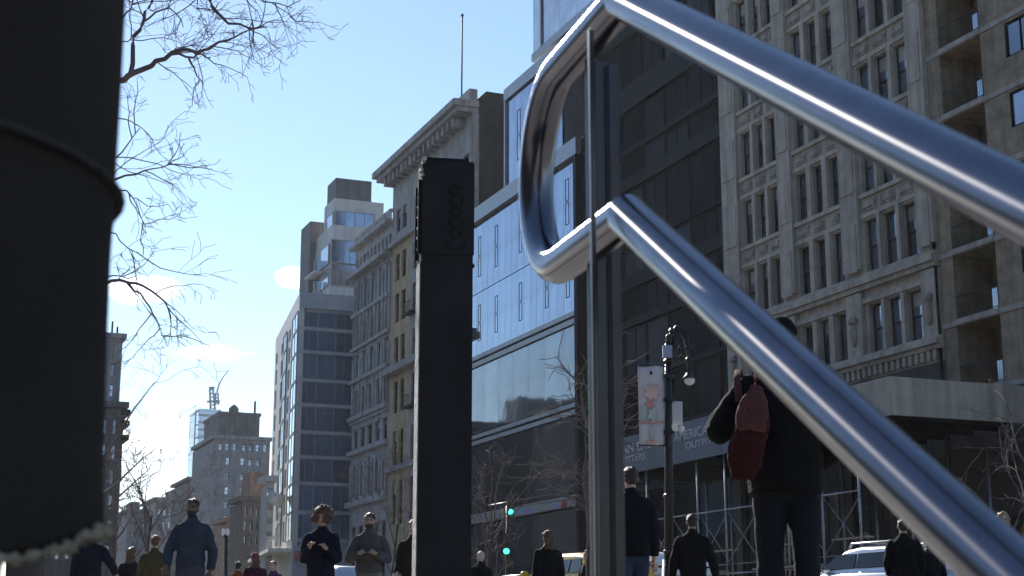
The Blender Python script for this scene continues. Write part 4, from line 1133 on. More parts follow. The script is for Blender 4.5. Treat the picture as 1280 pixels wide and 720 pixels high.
for pts, r0, r1, dn in G:
    ps = [P(*q) for q in pts]
    fine = []
    for a, b in zip(ps, ps[1:]):
        fine += [a, a.lerp(b, .5) + V((rng.gauss(0, .012), rng.gauss(0, .02), rng.gauss(0, .012)))]
    fine.append(ps[-1])
    # grow twigs only on the reaching part of each limb
    n = len(fine); loft(bm, fine, [r0 + (r1 - r0) * k / (n - 1) for k in range(n)], 7, cap=False)
    vis = fine[n // 3:]
    L = sum((a - b).length for a, b in zip(vis, vis[1:]))
    for k in range(int(L * 8 * dn)):
        i = rng.randrange(len(vis) - 1); p = vis[i].lerp(vis[i + 1], rng.random()); t = (vis[i + 1] - vis[i]).normalized()
        rv = V((rng.gauss(0, 1), rng.gauss(0, .7), rng.gauss(0, 1))); rv = (rv - t * rv.dot(t)).normalized()
        d = t * rng.uniform(.3, 1.) + rv * rng.uniform(.4, 1.)
        limb(bm, walk(p, d, rng.uniform(.3, .75), 5, .2, -.03), .0065, .003, 2, 4, .9, -.03, .0026)
build('branches', bm, M['twig'], e)

t_ = tree('bare tree with arching limbs in front of the left tower, behind the dark coat', V((at(96, 700, 42).x, 42, 0)), 6.0, .10, .9, 6, 3, V((.12, 0, 0)), .5, rmin=.006, dens=.62)
tree('thin bare forked tree behind the olive jacket man', V((at(188, 700, 48).x, 48, 0)), 4.9, .07, .35, 5, 3, V((0, 0, 0)), .5, rmin=.006)
tree('bare tree at the foot of the dark left block, far down the walk', V((at(150, 700, 75).x, 75, 0)), 7.0, .10, .6, 5, 3, V((0, 0, 0)), .4, rmin=.010, dens=.6)
tree('young bare street tree between the pylon and the green traffic lights', V((at(606, 700, 35).x, 35, 0)), 3.6, .045, .22, 9, 2, V((0, 0, 0)), .25, rmin=.006, dens=.8)
tree('bare tree hugging the left edge of the handrail post', V((at(741, 700, 29).x, 29, 0)), 4.3, .08, .04, 6, 2, V((0, 0, 0)), .35, rmin=.006)
tree('slim bare tree before the arched grey building', V((at(487, 700, 101).x, 101, 0)), 9.5, .10, .5, 7, 3, V((-.05, 0, 0)), .4, rmin=.008)
tree('street tree with a few withered leaves under the shed at far right', V((at(1270, 700, 46).x, 46, 0)), 6.6, .08, .4, 7, 2, V((0, 0, 0)), .35, leaves=420, rmin=.005, dens=.8)

# ================================================================== vehicles
def make_car(paint, hgt=1.9, rack=True):
    """Sport utility vehicle, forward along +Y, origin on the ground."""
    e = bpy.data.objects.new('suv', None); link(e)
    k = hgt / 1.9; belt, roof = 1.34 * k, 1.82 * k
    bm = bmesh.new()
    st = [(-2.42, .80, .45, 1.16 * k), (-2.36, .90, .36, 1.27 * k), (-1.9, .95, .30, belt), (0, .96, .28, belt), (1.0, .95, .28, 1.31 * k), (1.7, .93, .30, 1.22 * k), (2.25, .88, .34, 1.08 * k), (2.42, .74, .42, .84 * k)]
    rings = []
    for y, w, a, b in st:
        c = .10
        rings.append([bm.verts.new(p) for p in ((-w + .03, y, a), (w - .03, y, a), (w, y, a + .2), (w, y, b - .22), (w - c * .5, y, b - .05), (w - c * 1.6, y, b), (-w + c * 1.6, y, b), (-w + c * .5, y, b - .05), (-w, y, b - .22), (-w, y, a + .2))])
    for a, b in zip(rings, rings[1:]):
        for i in range(10): f = bm.faces.new((a[i], a[(i + 1) % 10], b[(i + 1) % 10], b[i])); f.smooth = True
    bm.faces.new(rings[0][::-1]); bm.faces.new(rings[-1]); build('body', bm, paint, e)
    bm = bmesh.new()
    cab = [(-2.36, .84, belt - .05, belt - .04), (-2.28, .80, belt - .05, belt + .18 * k), (-2.02, .72, belt - .05, roof - .06), (-1.5, .74, belt - .05, roof), (-.4, .75, belt - .05, roof + .02), (.15, .74, belt - .05, roof - .03), (.62, .78, belt - .05, belt + .26 * k), (1.08, .84, belt - .05, belt - .03)]
    rings = []
    for y, w, a, b in cab:
        wb = .90
        rings.append([bm.verts.new(p) for p in ((-wb, y, a), (wb, y, a), (w + .02, y, max(a + .005, b - .08)), (w - .10, y, b), (-w + .10, y, b), (-w - .02, y, max(a + .005, b - .08)))])
    for a, b in zip(rings, rings[1:]):
        for i in range(6): f = bm.faces.new((a[i], a[(i + 1) % 6], b[(i + 1) % 6], b[i])); f.smooth = i in (2, 3, 4)
    bm.faces.new(rings[0][::-1]); bm.faces.new(rings[-1]); build('cabin', bm, paint, e)
    def pane(nm, pts, th=.012):
        bm = bmesh.new(); p = [V(q) for q in pts]; nn = (p[1] - p[0]).cross(p[2] - p[0]).normalized()
        a = [bm.verts.new(q + nn * th) for q in p]; b = [bm.verts.new(q - nn * th) for q in p]; n = len(p)
        bm.faces.new(a); bm.faces.new(b[::-1])
        for i in range(n): bm.faces.new((a[i], b[i], b[(i + 1) % n], a[(i + 1) % n]))
        build(nm, bm, M['carglass'], e)
    zl_, zh = belt + .04, roof - .15
    sx = lambda z: .905 - (z - belt) / (roof - .08 - belt) * .135
    for s in (-1, 1):
        for nm, (ya, yb, yc, yd) in (('door_window', (-.35, .82, .36, -.35)), ('rear_door_window', (-1.42, -.43, -.43, -1.40)), ('quarter_window', (-2.12, -1.50, -1.48, -1.98))):
            pane(nm, [(s * (sx(zl_) + .004), ya, zl_), (s * (sx(zl_) + .004), yb, zl_), (s * (sx(zh) + .004), yc, zh), (s * (sx(zh) + .004), yd, zh)])
    pane('windshield', [(-.78, 1.06, belt + .02), (.78, 1.06, belt + .02), (.66, .22, roof - .08), (-.66, .22, roof - .08)])
    pane('rear_window', [(-.74, -2.315, belt + .12), (.74, -2.315, belt + .12), (.62, -2.06, roof - .14), (-.62, -2.06, roof - .14)])
    for s in (-1, 1):
        bm = bmesh.new(); ell(bm, (s * 1.06, .78, belt + .06), (.12, .07, .09), 10, 8); rod(bm, (s * .9, .78, belt), (s * 1.03, .78, belt + .03), .025, 6); build('mirror', bm, paint, e)
        if rack:
            bm = bmesh.new(); loft(bm, [(s * .66, -1.75, roof), (s * .66, -1.65, roof + .07), (s * .66, .0, roof + .08), (s * .66, .1, roof)], [.025] * 4, 6); build('roof_rail', bm, M['alu'], e)
        bm = bmesh.new(); ell(bm, (s * .72, 2.30, .80 * k), (.18, .12, .09), 10, 8); build('headlight', bm, M['lamp_w'], e)
        bm = bmesh.new(); box(bm, s * .82 - .07, s * .82 + .07, -2.42, -2.36, .82 * k, 1.05 * k); build('tail_light', bm, M['lamp_r'], e)
        bm = bmesh.new(); box(bm, s * .965 - .015, s * .965 + .015, -.2, .0, .9 * k, .94 * k); build('door_handle', bm, M['alu'], e)
        for y in (-1.5, 1.45):
            bm = bmesh.new(); loft(bm, [(s * .74, y, .36), (s * .97, y, .36)], [.36, .36], 20); w_ = build('wheel', bm, M['tyre'], e)
            bm = bmesh.new(); loft(bm, [(s * .971, y, .36), (s * .99, y, .36)], [.23, .19], 16); build('rim', bm, M['rim'], w_)
    if rack:
        bm = bmesh.new()
        for y in (-1.3, -.3): rod(bm, (-.66, y, roof + .09), (.66, y, roof + .09), .022, 6)
        build('crossbar', bm, M['alu'], e)
    return e
def put_car(e, px, Y, ang, label):
    p = at(px, 700, Y); e.location = (p.x, Y, .006); e.rotation_euler = (0, 0, ang)
    return tag(e, label, 'car', 'cars along the avenue')
A_ = AZ
put_car(make_car(M['silver'], 1.95), 1098, 33.5, A_, 'silver sport utility car with roof rack, beside the person in black at right')
put_car(make_car(M['white'], 2.05, False), 800, 38.5, A_, 'white tall car mostly hidden behind the handrail post and street lamp')
put_car(make_car(M['taxi'], 1.95, False), 722, 37, A_, 'yellow tall car beside the long-haired woman in black, left of the handrail post')
put_car(make_car(M['silver'], 2.38, False), 426, 54, A_, 'silver car showing only its roof between curly-haired woman and man with phone')
put_car(make_car(M['darkcar'], 1.9, True), 650, 52, A_, 'graphite car under the traffic lights, left of the long-haired woman')

# ================================================================== people
def head_blobs(bm, c, s=1.):
    c = V(c)
    ell(bm, c + V((0, -.012, .02)) * s, V((.073, .092, .088)) * s); ell(bm, c + V((0, .018, -.045)) * s, V((.057, .066, .064)) * s)
    ell(bm, c + V((0, .04, -.085)) * s, V((.032, .035, .026)) * s)                                    # chin
    loft(bm, [c + V((0, .070, .015)) * s, c + V((0, .094, -.022)) * s, c + V((0, .088, -.036)) * s], [.010 * s, .016 * s, .015 * s], 8)  # nose
    ell(bm, c + V((0, .072, .028)) * s, V((.052, .018, .010)) * s)                                    # brow
    ell(bm, c + V((0, .074, -.066)) * s, V((.024, .014, .009)) * s)                                   # lips
    for k in (-1, 1): ell(bm, c + V((k * .075, -.008, -.015)) * s, V((.012, .022, .032)) * s, 10, 8)   # ears
def hand_blobs(bm, w, d, side, s=1., curl=.5):
    """w wrist, d forearm direction; palm, four unequal curled fingers, thumb from the side"""
    d = V(d).normalized(); x = d.cross(V((0, 0, 1)));
    if x.length < .2: x = V((0, 1, 0))
    x.normalize(); x = x if x.y > 0 else -x
    inn = d.cross(x).normalized(); inn = inn if inn.x * side < 0 else -inn
    capsule(bm, [w, w + d * .04 * s, w + d * .085 * s], [(.026 * s, .018 * s), (.040 * s, .016 * s), (.038 * s, .014 * s)], 10, x)
    for k, L in enumerate((.068, .078, .072, .056)):
        o = w + d * .085 * s + x * (.030 - .020 * k) * s; q = (d + inn * curl * .7).normalized(); q2 = (d * .5 + inn * curl * 1.4).normalized()
        capsule(bm, [o - d * .02, o + q * L * .5 * s, o + q * L * .5 * s + q2 * L * .5 * s], [.0105 * s, .0098 * s, .0085 * s], 7)
    o = w + d * .03 * s + x * .03 * s; q = (d * .7 + x * .7 + inn * .3).normalized(); q2 = (d + inn * .4).normalized()
    capsule(bm, [o, o + q * .035 * s, o + q * .035 * s + q2 * .03 * s], [.0125 * s, .0115 * s, .0095 * s], 7)
DEF = dict(L=((.05, -.03, -.29), (.07, .03, -.545)), R=((.05, -.03, -.29), (.07, .03, -.545)))
def person(px, Y, h, face, label, top, legs, skin, hairc, hair='short', pose=None, coat=.86, bulk=1., stride=.0, sleeve=1., hood=False, shoes=None, z=0., voxel=.0115, lean=0., group=None, hat=None, beard=False, collar=True, x_abs=None):
    x = at(px, 700, Y).x if x_abs is None else x_abs
    s = h / 1.75
    e = empty('person', V((x, Y, z)), rad(face), label, 'person', group)
    pose = pose or DEF
    b = bulk
    tor = [(.84, .145, .105), (.90, .165, .118), (.98, .165, .12), (1.09, .145, .105), (1.28, .168, .118), (1.37, .155, .09), (1.43, .10, .065)]
    ly = lambda zz: lean * max(0, zz - .95)
    C3 = lambda xx, yy, zz: V((xx, yy + ly(zz), zz)) * s
    sh = {}; ar = {}
    for nm, sd in (('L', -1), ('R', 1)):
        p0 = C3(sd * .172, 0, 1.375); el, wr = pose[nm]
        p1 = p0 + V((sd * el[0], el[1], el[2])) * s; p2 = p0 + V((sd * wr[0], wr[1], wr[2])) * s
        ar[nm] = (p0, p1, p2, sd)
    lg = {}
    for nm, sd in (('L', -1), ('R', 1)):
        st = stride * sd
        hip = V((sd * .088, 0, .90)) * s; kn = V((sd * .095, .02 + st * .55, .50)) * s; an = V((sd * .10, st - (.10 if st < 0 else 0), .085 + (.06 if st < -.05 else 0))) * s
        lg[nm] = (hip, kn, an, sd, st)
    hc = C3(0, .015, 1.64)
    # one continuous body
    bm = bmesh.new()
    capsule(bm, [C3(0, 0, a) for a, _, _ in tor], [(p * s, q * s) for _, p, q in tor], 16, V((0, 1, 0)))
    capsule(bm, [C3(0, -.01, 1.42), C3(0, .0, 1.50), C3(0, .008, 1.57)], [.066 * s, .054 * s, .055 * s], 12)
    head_blobs(bm, hc, s)
    for p0, p1, p2, sd in ar.values():
        m = p0.lerp(p1, .45)
        capsule(bm, [p0, m, p1, p1.lerp(p2, .35), p2], [.046 * s, .047 * s, .039 * s, .039 * s, .027 * s], 10)
        hand_blobs(bm, p2, p2 - p1, sd, s)
    for hip, kn, an, sd, st in lg.values():
        capsule(bm, [hip, hip.lerp(kn, .4), kn, kn.lerp(an, .35), an], [.088 * s, .078 * s, .054 * s, .054 * s, .038 * s], 12)
        capsule(bm, [an + V((0, -.05, -.045)) * s, an + V((0, .05, -.05)) * s, an + V((sd * .01, .16, -.062)) * s], [(.034 * s, .032 * s), (.042 * s, .03 * s), (.036 * s, .02 * s)], 10, V((0, 0, 1)))
    me = remesh(bm, .0095 * s, 2)
    me.materials.append(skin); me.materials.append(M['eye']); me.materials.append(M['lip'])
    for p in me.polygons:
        q = (p.center - hc) / s
        if q.y > .05:
            if abs(abs(q.x) - .031) < .013 and abs(q.z - .006) < .009: p.material_index = 1
            elif abs(q.x) < .024 and abs(q.z + .066) < .009: p.material_index = 2
    o = bpy.data.objects.new('body', me); link(o, e)
    # jacket
    bm = bmesh.new()
    j = .024 * b
    tt = [(coat, .158 + j + (.02 if coat < .8 else 0), .12 + j + (.02 if coat < .8 else 0))] + [q for q in ((.98, .168 + j, .125 + j), (1.09, .158 + j, .118 + j), (1.28, .180 + j, .122 + j), (1.375, .188 + j * .7, .108 + j * .8), (1.425, .155 + j * .5, .095 + j * .6), (1.465, .105 + j * .3, .080 + j * .4), (1.505, .070, .068)) if q[0] > coat + .06]
    loft(bm, [C3(0, 0, a) for a, _, _ in tt], [(p * s, q * s) for _, p, q in tt], 20, V((0, 1, 0)))
    if collar: loft(bm, [C3(0, -.008, 1.44), C3(0, -.005, 1.50), C3(0, .0, 1.535)], [(.09 * s, .085 * s), (.072 * s, .072 * s), (.070 * s, .070 * s)], 14)
    for p0, p1, p2, sd in ar.values():
        pe_ = p1.lerp(p2, .93 * sleeve)
        capsule(bm, [p0, p0.lerp(p1, .45), p1], [(.050 + j * .8) * s, (.052 + j) * s, (.045 + j * .9) * s], 12)
        loft(bm, [p1 + (p1 - pe_) * .05, p1.lerp(pe_, .4), pe_], [(.045 + j * .9) * s, (.043 + j * .8) * s, (.036 + j * .55) * s], 12)
    if hood: ell(bm, C3(0, -.085, 1.50), (.10 * s, .07 * s, .085 * s))
    me = remesh(bm, voxel, 2, .012, 7.); me.materials.append(top)
    o = bpy.data.objects.new('coat' if coat < .75 else 'jacket', me); link(o, e)
    bm = bmesh.new()
    for hip, kn, an, sd, st in lg.values():
        capsule(bm, [V((hip.x, hip.y, 1.0 * s)), hip, hip.lerp(kn, .4), kn, kn.lerp(an, .4)], [.085 * s, .104 * s, .094 * s, .072 * s, .068 * s], 14)
        loft(bm, [kn.lerp(an, .3), an + V((0, 0, .0))], [.068 * s, .062 * s], 14)
    capsule(bm, [V((0, 0, .86)) * s, V((0, 0, .99)) * s], [(.165 * s, .125 * s), (.158 * s, .12 * s)], 16, V((0, 1, 0)))
    me = remesh(bm, voxel, 2, .010, 6.); me.materials.append(legs); o = bpy.data.objects.new('trousers', me); link(o, e)
    for hip, kn, an, sd, st in lg.values():
        bm = bmesh.new()
        capsule(bm, [an + V((0, -.055, -.042)) * s, an + V((0, .05, -.042)) * s, an + V((sd * .01, .17, -.055)) * s], [(.042 * s, .040 * s), (.05 * s, .04 * s), (.043 * s, .028 * s)], 12, V((0, 0, 1)))
        loft(bm, [an + V((0, -.01, -.05)) * s, an + V((0, -.01, .05)) * s], [.045 * s, .05 * s], 12)
        build('shoe', bm, shoes or M['shoe'], e, smooth=True)
    if hair:
        bm = bmesh.new()
        if hair in ('short', 'bun'):
            ell(bm, hc + V((0, -.020, .034)) * s, V((.080, .094, .084)) * s)
            if hair == 'bun': ell(bm, hc + V((0, -.11, .05)) * s, V((.045, .04, .045)) * s)
            else: ell(bm, hc + V((0, -.05, -.02)) * s, V((.066, .055, .06)) * s)
            me = remesh(bm, .010, 2, .012, 30.)
        elif hair == 'long':
            ell(bm, hc + V((0, -.022, .030)) * s, V((.088, .098, .088)) * s)
            loft(bm, [hc + V((0, -.05, .04)) * s, hc + V((0, -.065, -.08)) * s, hc + V((0, -.085, -.20)) * s, hc + V((0, -.09, -.30)) * s], [(.086 * s, .07 * s), (.10 * s, .065 * s), (.105 * s, .045 * s), (.06 * s, .02 * s)], 14, V((0, 1, 0)))
            me = remesh(bm, .010, 2, .025, 18.)
        else:                                                  # big curly hair
            ell(bm, hc + V((0, -.04, .035)) * s, V((.135, .12, .125)) * s)
            for k in range(60):
                a = rng.uniform(0, 2 * math.pi); t = rng.uniform(-.7, 1.5)
                v = V((math.cos(a) * math.cos(t) * .135, math.sin(a) * math.cos(t) * .115 - .045, math.sin(t) * .125 + .03))
                if v.y > .055 and v.z < .08: continue
                ell(bm, hc + v * s, V((1, 1, 1)) * rng.uniform(.022, .040) * s, 8, 6)
            me = remesh(bm, .009, 1, .02, 40.)
        me.materials.append(hairc); o = bpy.data.objects.new('hair', me); link(o, e)
    if beard:
        bm = bmesh.new(); ell(bm, hc + V((0, .028, -.072)) * s, V((.061, .064, .055)) * s); me = remesh(bm, .009, 1, .008, 60.); me.materials.append(hairc); o = bpy.data.objects.new('beard', me); link(o, e)
    if hat:
        bm = bmesh.new(); ell(bm, hc + V((0, -.012, .05)) * s, V((.090, .105, .085)) * s)
        loft(bm, [hc + V((0, -.01, .03)) * s, hc + V((0, -.01, .065)) * s], [(.098 * s, .112 * s), (.097 * s, .111 * s)], 18, V((0, 1, 0)))
        me = remesh(bm, .009, 2); me.materials.append(hat); o = bpy.data.objects.new('hat', me); link(o, e)
    return e, s, ar, hc
for _n, _v in (('blackglass', .015), ('darkframe', .10), ('winglass', .3), ('bronze', .2), ('carglass', .25), ('dimglass', .03)):
    M[_n].node_tree.nodes['Principled BSDF'].inputs['Specular IOR Level'].default_value = _v
M['eye'] = mat('eye_dark', (.02, .015, .012), .2); M['lip'] = mat('lips', (.30, .13, .11), .5); M['shoe'] = mat('shoe_leather', (.03, .028, .027), .5)
SK1 = mat('skin_light', (.50, .33, .25), .55, var=.08); SK2 = mat('skin_dark', (.13, .075, .05), .5, var=.08); SK3 = mat('skin_olive', (.36, .22, .15), .55, var=.08)
HB = mat('hair_black', (.02, .016, .014), .45, bump=.6, bscale=70); HBR = mat('hair_brown', (.10, .055, .03), .45, bump=.6, bscale=70); HG = mat('hair_grey', (.45, .43, .41), .5, bump=.5, bscale=70); HBL = mat('hair_blond', (.32, .22, .12), .45, bump=.5, bscale=70)
cl = lambda n, c, **k: mat(n, tuple(v * .45 for v in c), .95, spec=.25, var=.2, scale=5, bump=.35, bscale=60, sheen=.0, **k)
def Yfor(h, py):
    d = ray(640, py); return (h * 1.004 - EYE.z) * d.y / d.z

PH = dict(L=((.10, .04, -.27), (-.06, .24, -.20)), R=((.10, .04, -.27), (-.06, .24, -.20)))
e, s, ar, hc = person(238, Yfor(1.83, 623), 1.83, 172, 'bearded man in a navy pullover walking towards the viewer with arms swinging', cl('navy_pullover', (.085, .11, .165)), cl('blue_grey_trousers', (.13, .15, .20)), SK2, HB, 'short',
    dict(L=((.10, -.05, -.28), (.12, .06, -.53)), R=((.10, .05, -.28), (.08, .16, -.48))), .88, 1.1, .22, beard=True)
e, s, ar, hc = person(401, Yfor(1.70, 637), 1.70, 176, 'curly-haired woman in a long dark navy coat with hands drawn to her chest', cl('dark_navy_coat', (.018, .020, .045)), cl('black_trousers', (.02, .02, .025)), SK3, HBR, 'curly',
    dict(L=((.06, .02, -.29), (-.06, .20, -.16)), R=((.06, .02, -.29), (-.06, .22, -.14))), .55, 1.25)
e, s, ar, hc = person(461, Yfor(1.78, 641), 1.78, 180, 'man in a grey pullover and pale trousers holding both hands up before his chest', cl('grey_pullover', (.17, .16, .165)), cl('pale_trousers', (.34, .33, .34)), SK3, HB, 'short', PH, .90, 1.15, beard=True)
q = bmesh.new(); mid = (ar['L'][2] + ar['R'][2]) / 2 + V((0, .10, .02)); box(q, mid.x - .04, mid.x + .04, mid.y - .005, mid.y + .005, mid.z - .07, mid.z + .07)
ph = build('phone', q, M['black']); ph.location = e.location; ph.rotation_euler = e.rotation_euler; tag(ph, 'dark phone held up by the man in the grey pullover', 'phone')
person(517, Yfor(1.74, 649), 1.74, 165, 'person in a dark olive coat half hidden behind the left edge of the pylon', cl('dark_olive_coat', (.055, .05, .035)), cl('charcoal_trousers', (.03, .03, .03)), SK1, HBL, 'long', dict(L=((.06, .0, -.29), (.04, .14, -.42)), R=((.06, .0, -.29), (.04, .14, -.42))), .60, 1.1)
person(193, Yfor(1.78, 669), 1.78, 4, 'man seen from behind in an olive jacket with a strap across his back', cl('olive_jacket', (.15, .125, .06)), cl('dark_trousers', (.03, .03, .035)), SK1, HBR, 'short', None, .82, 1.35)
person(164, Yfor(1.66, 684), 1.66, -6, 'long-haired woman in a dark jacket left of the olive jacket man', cl('dark_plum_jacket', (.03, .025, .035)), cl('dark_leggings', (.025, .025, .03)), SK1, HBR, 'long', None, .75, 1.2)
person(112, Yfor(1.76, 655), 1.76, 8, 'person in navy seen below the dark coat hem, one arm held out', cl('navy_jacket', (.028, .032, .055)), cl('navy_trousers', (.03, .03, .045)), SK1, HB, 'short', dict(L=((.05, -.03, -.29), (.07, .03, -.545)), R=((.16, -.02, -.24), (.24, .10, -.40))), .80, 1.2)
person(601, Yfor(1.64, 689), 1.64, 30, 'grey-haired person in black just right of the pylon foot', cl('black_wool_coat', (.018, .018, .02)), cl('black_slacks', (.02, .02, .02)), SK1, HG, 'short', None, .6, 1.2)
person(685, Yfor(1.68, 663), 1.68, 20, 'long-haired woman in a long black coat before the glass building', cl('long_black_coat', (.014, .014, .017)), cl('black_tights', (.02, .02, .02)), SK1, HBR, 'long', None, .50, 1.2)
person(735, Yfor(1.64, 687), 1.64, 120, 'person in dark blue turned sideways at the left of the handrail post', cl('dark_blue_parka', (.02, .024, .04)), cl('dark_denim', (.025, .03, .045)), SK1, HB, 'short', dict(L=((.04, .05, -.28), (.0, .24, -.36)), R=((.04, .05, -.28), (.0, .24, -.36))), .75, 1.3)
person(790, Yfor(1.80, 583), 1.80, 10, 'man in dark navy jacket and blue jeans half behind the handrail post', cl('ink_navy_jacket', (.010, .011, .02)), cl('blue_jeans', (.06, .09, .17)), SK1, HB, 'short', None, .84, 1.1, .1)
person(866, Yfor(1.80, 642), 1.80, -4, 'man in black seen from behind under the street lamp, arms hanging loose', cl('black_jacket', (.012, .012, .013)), cl('black_jeans', (.015, .015, .017)), SK3, HB, 'short', dict(L=((.09, -.03, -.28), (.13, .03, -.53)), R=((.10, -.03, -.28), (.16, .03, -.53))), .82, 1.25)
person(1131, Yfor(1.76, 648), 1.76, -10, 'person in black beside the silver car, cut by the lower rail', cl('black_puffer', (.013, .013, .015)), cl('grey_denim', (.06, .065, .08)), SK1, HB, 'short', dict(L=((.07, -.0, -.28), (.05, .14, -.45)), R=((.07, -.0, -.28), (.05, .14, -.45))), .75, 1.4)
person(1162, Yfor(1.70, 668), 1.70, 10, 'person in charcoal behind the lower rail, right of the person in black', cl('charcoal_coat', (.02, .02, .025)), cl('blue_denim', (.05, .07, .12)), SK1, HB, 'long', None, .7, 1.2)
person(1257, Yfor(1.72, 640), 1.72, 170, 'person in black with fair hair at the far right edge, behind the lower rail', cl('black_long_coat', (.012, .012, .014)), cl('black_pants', (.015, .015, .017)), SK1, HBL, 'long', None, .55, 1.3)
person(1236, Yfor(1.76, 640), 1.76, 150, 'grey-haired person in black at far right, left of the fair-haired one', cl('black_overcoat', (.013, .013, .016)), cl('black_trousers_plain', (.015, .015, .017)), SK1, HG, 'short', None, .6, 1.3)

person(319, 31, 1.64, 20, 'far pedestrian in a pink knit hat seen beside the park lamp', cl('wine_coat', (.10, .03, .05)), cl('plum_trousers', (.03, .03, .04)), SK1, HBR, 'long', None, .7, 1.2, hat=cl('pink_hat', (.55, .12, .20)))
person(342, 34, 1.62, 170, 'far pedestrian in a mauve jacket near the white tower foot', cl('mauve_jacket', (.16, .10, .22)), cl('slate_trousers', (.03, .03, .04)), SK1, HBR, 'short', None, .8, 1.2)
person(298, 36, 1.70, 5, 'far pedestrian in an orange jacket under the park lamp', cl('orange_jacket', (.45, .12, .04)), cl('coal_trousers', (.03, .03, .03)), SK1, HB, 'short', None, .82, 1.1)

# big man near the rail, seen from behind with a red shoulder bag
hB = 1.90; YB = Yfor(hB, 399)
e, s, ar, hc = person(986, YB, hB, -6, 'big man in black jacket and dark jeans seen from behind, close beyond the rails', cl('black_soft_jacket', (.013, .013, .014)), cl('dark_navy_jeans', (.022, .028, .045)), SK1, HB, 'short',
    dict(L=((.17, -.02, -.22), (.02, .20, -.14)), R=((.12, .0, -.28), (.02, .22, -.40))), .80, 1.65, .0, hat=cl('black_cap', (.012, .012, .013)), voxel=.012)
bg = empty('shoulder_bag', e.location + V((-.01, 0, .06)), rad(-6), 'dusty red shoulder bag hanging on the left shoulder of the big man in black', 'bag')
RB = cl('red_bag_fabric', (.095, .021, .021)); RB2 = cl('pink_bag_fabric', (.21, .085, .08))
bm = bmesh.new()
loft(bm, [V((-.155, -.20, 1.36)), V((-.175, -.235, 1.25)), V((-.20, -.25, 1.12)), V((-.235, -.245, .98)), V((-.255, -.23, .88))], [(.05, .03), (.085, .05), (.105, .06), (.10, .055), (.06, .035)], 16, V((0, 1, 0)))
me = remesh(bm, .012, 2, .02, 7.); me.materials.append(RB); o = bpy.data.objects.new('bag_body', me); link(o, bg)
bm = bmesh.new()
loft(bm, [V((-.15, -.215, 1.42)), V((-.16, -.26, 1.34)), V((-.178, -.292, 1.24)), V((-.192, -.305, 1.14))], [(.04, .02), (.07, .022), (.09, .02), (.085, .012)], 14, V((0, 1, 0)))
me = remesh(bm, .010, 2, .015, 9.); me.materials.append(RB2); o = bpy.data.objects.new('bag_flap', me); link(o, bg)
bm = bmesh.new(); loft(bm, [V((-.25, -.2, 1.33)), V((-.255, -.10, 1.48)), V((-.24, .0, 1.545)), V((-.225, .10, 1.50)), V((-.21, .17, 1.36))], [(.022, .006)] * 5, 8); build('strap', bm, RB2, bg)
bm = bmesh.new(); loft(bm, [V((-.17, -.21, 1.36)), V((-.14, -.16, 1.50)), V((-.16, -.1, 1.56))], [(.018, .006)] * 3, 8); build('strap', bm, RB2, bg)

# nearest person: a long dark coat filling the left edge of the view, standing on the stair
YC = .98; zfoot = -rise * 3
pR = at(148, 400, YC)
cx = pR.x - .214
COAT = mat('dark_coat_cloth', (.036, .030, .026), .95, spec=.1, var=.2, scale=9, bump=.3, bscale=220)
FUR = mat('cream_fleece', (.74, .62, .44), .95, var=.3, scale=60, bump=.9, bscale=260)
e, s, ar, hc = person(0, YC, 1.78, 150, 'person in a long dark fleece-edged coat, close to the viewer at the left edge', COAT, cl('charcoal_jeans', (.015, .015, .016)), SK1, HBR, 'long',
    dict(L=((.02, -.01, -.25), (-.08, .15, -.06)), R=((.02, -.01, -.25), (-.08, .15, -.06))), .95, 1.0, z=zfoot, x_abs=cx)
zz = lambda py: at(100, py, YC).z
inv = e.matrix_basis.inverted() if False else (Matrix.Translation(e.location) @ Matrix.Rotation(rad(150), 4, 'Z')).inverted()
bm = bmesh.new()                                               # flared skirt of the coat, edge follows the photo
prof = [(-120, 162), (0, 156), (90, 151), (170, 146), (228, 142), (238, 145), (247, 140), (320, 136), (450, 130), (560, 126), (630, 126), (656, 129)]
n = 48; rings = []
for py, px in prof:
    zc_ = zz(py); rx = at(px, py, YC).x - cx - .006; ring = []
    for k in range(n):
        a = 2 * math.pi * k / n
        tilt = max(0., (py - 560) / 108.) * .054 * max(0, -math.sin(a - .15))                        # hem dips away from the right edge
        f = 1 + .02 * math.sin(5 * a) * (py / 700. if py > 0 else 0)
        band_t = -.050 * (1 - abs((py - 200) / 100)) * 0
        ring.append(bm.verts.new(inv @ V((cx + math.cos(a) * rx * (f if abs(math.cos(a)) < .95 else 1), YC + math.sin(a) * rx * 1.02 * f, zc_ - tilt))))
    rings.append(ring)
for a, b in zip(rings, rings[1:]):
    for k in range(n): f = bm.faces.new((a[k], b[k], b[(k + 1) % n], a[(k + 1) % n])); f.smooth = True
hem = [v.co.copy() for v in rings[-1]]
sk = build('coat_skirt', bm, COAT, e)
so = sk.modifiers.new('th', 'SOLIDIFY'); so.thickness = .02; so.offset = -1
sk.modifiers.new('sub', 'SUBSURF').render_levels = 1
bm = bmesh.new()                                               # fleece trim round the hem: many short tufts
hem2 = hem + hem[:2]
for k in range(n):
    a, b = hem2[k], hem2[k + 1]
    for j in range(9):
        ell(bm, a.lerp(b, j / 9) + V((rng.gauss(0, .001), rng.gauss(0, .001), rng.gauss(0, .0015) + .005 * mnoise.noise(V((k * .3 + j * .033, 3, 1))))), (rng.uniform(.0022, .0042),) * 3, 8, 6)
me = remesh(bm, .0022, 2, .0018, 160.); me.materials.append(FUR); o = bpy.data.objects.new('fleece_trim', me); link(o, e)
bm = bmesh.new()                                               # raised belt seam slanting round the coat
pts = []
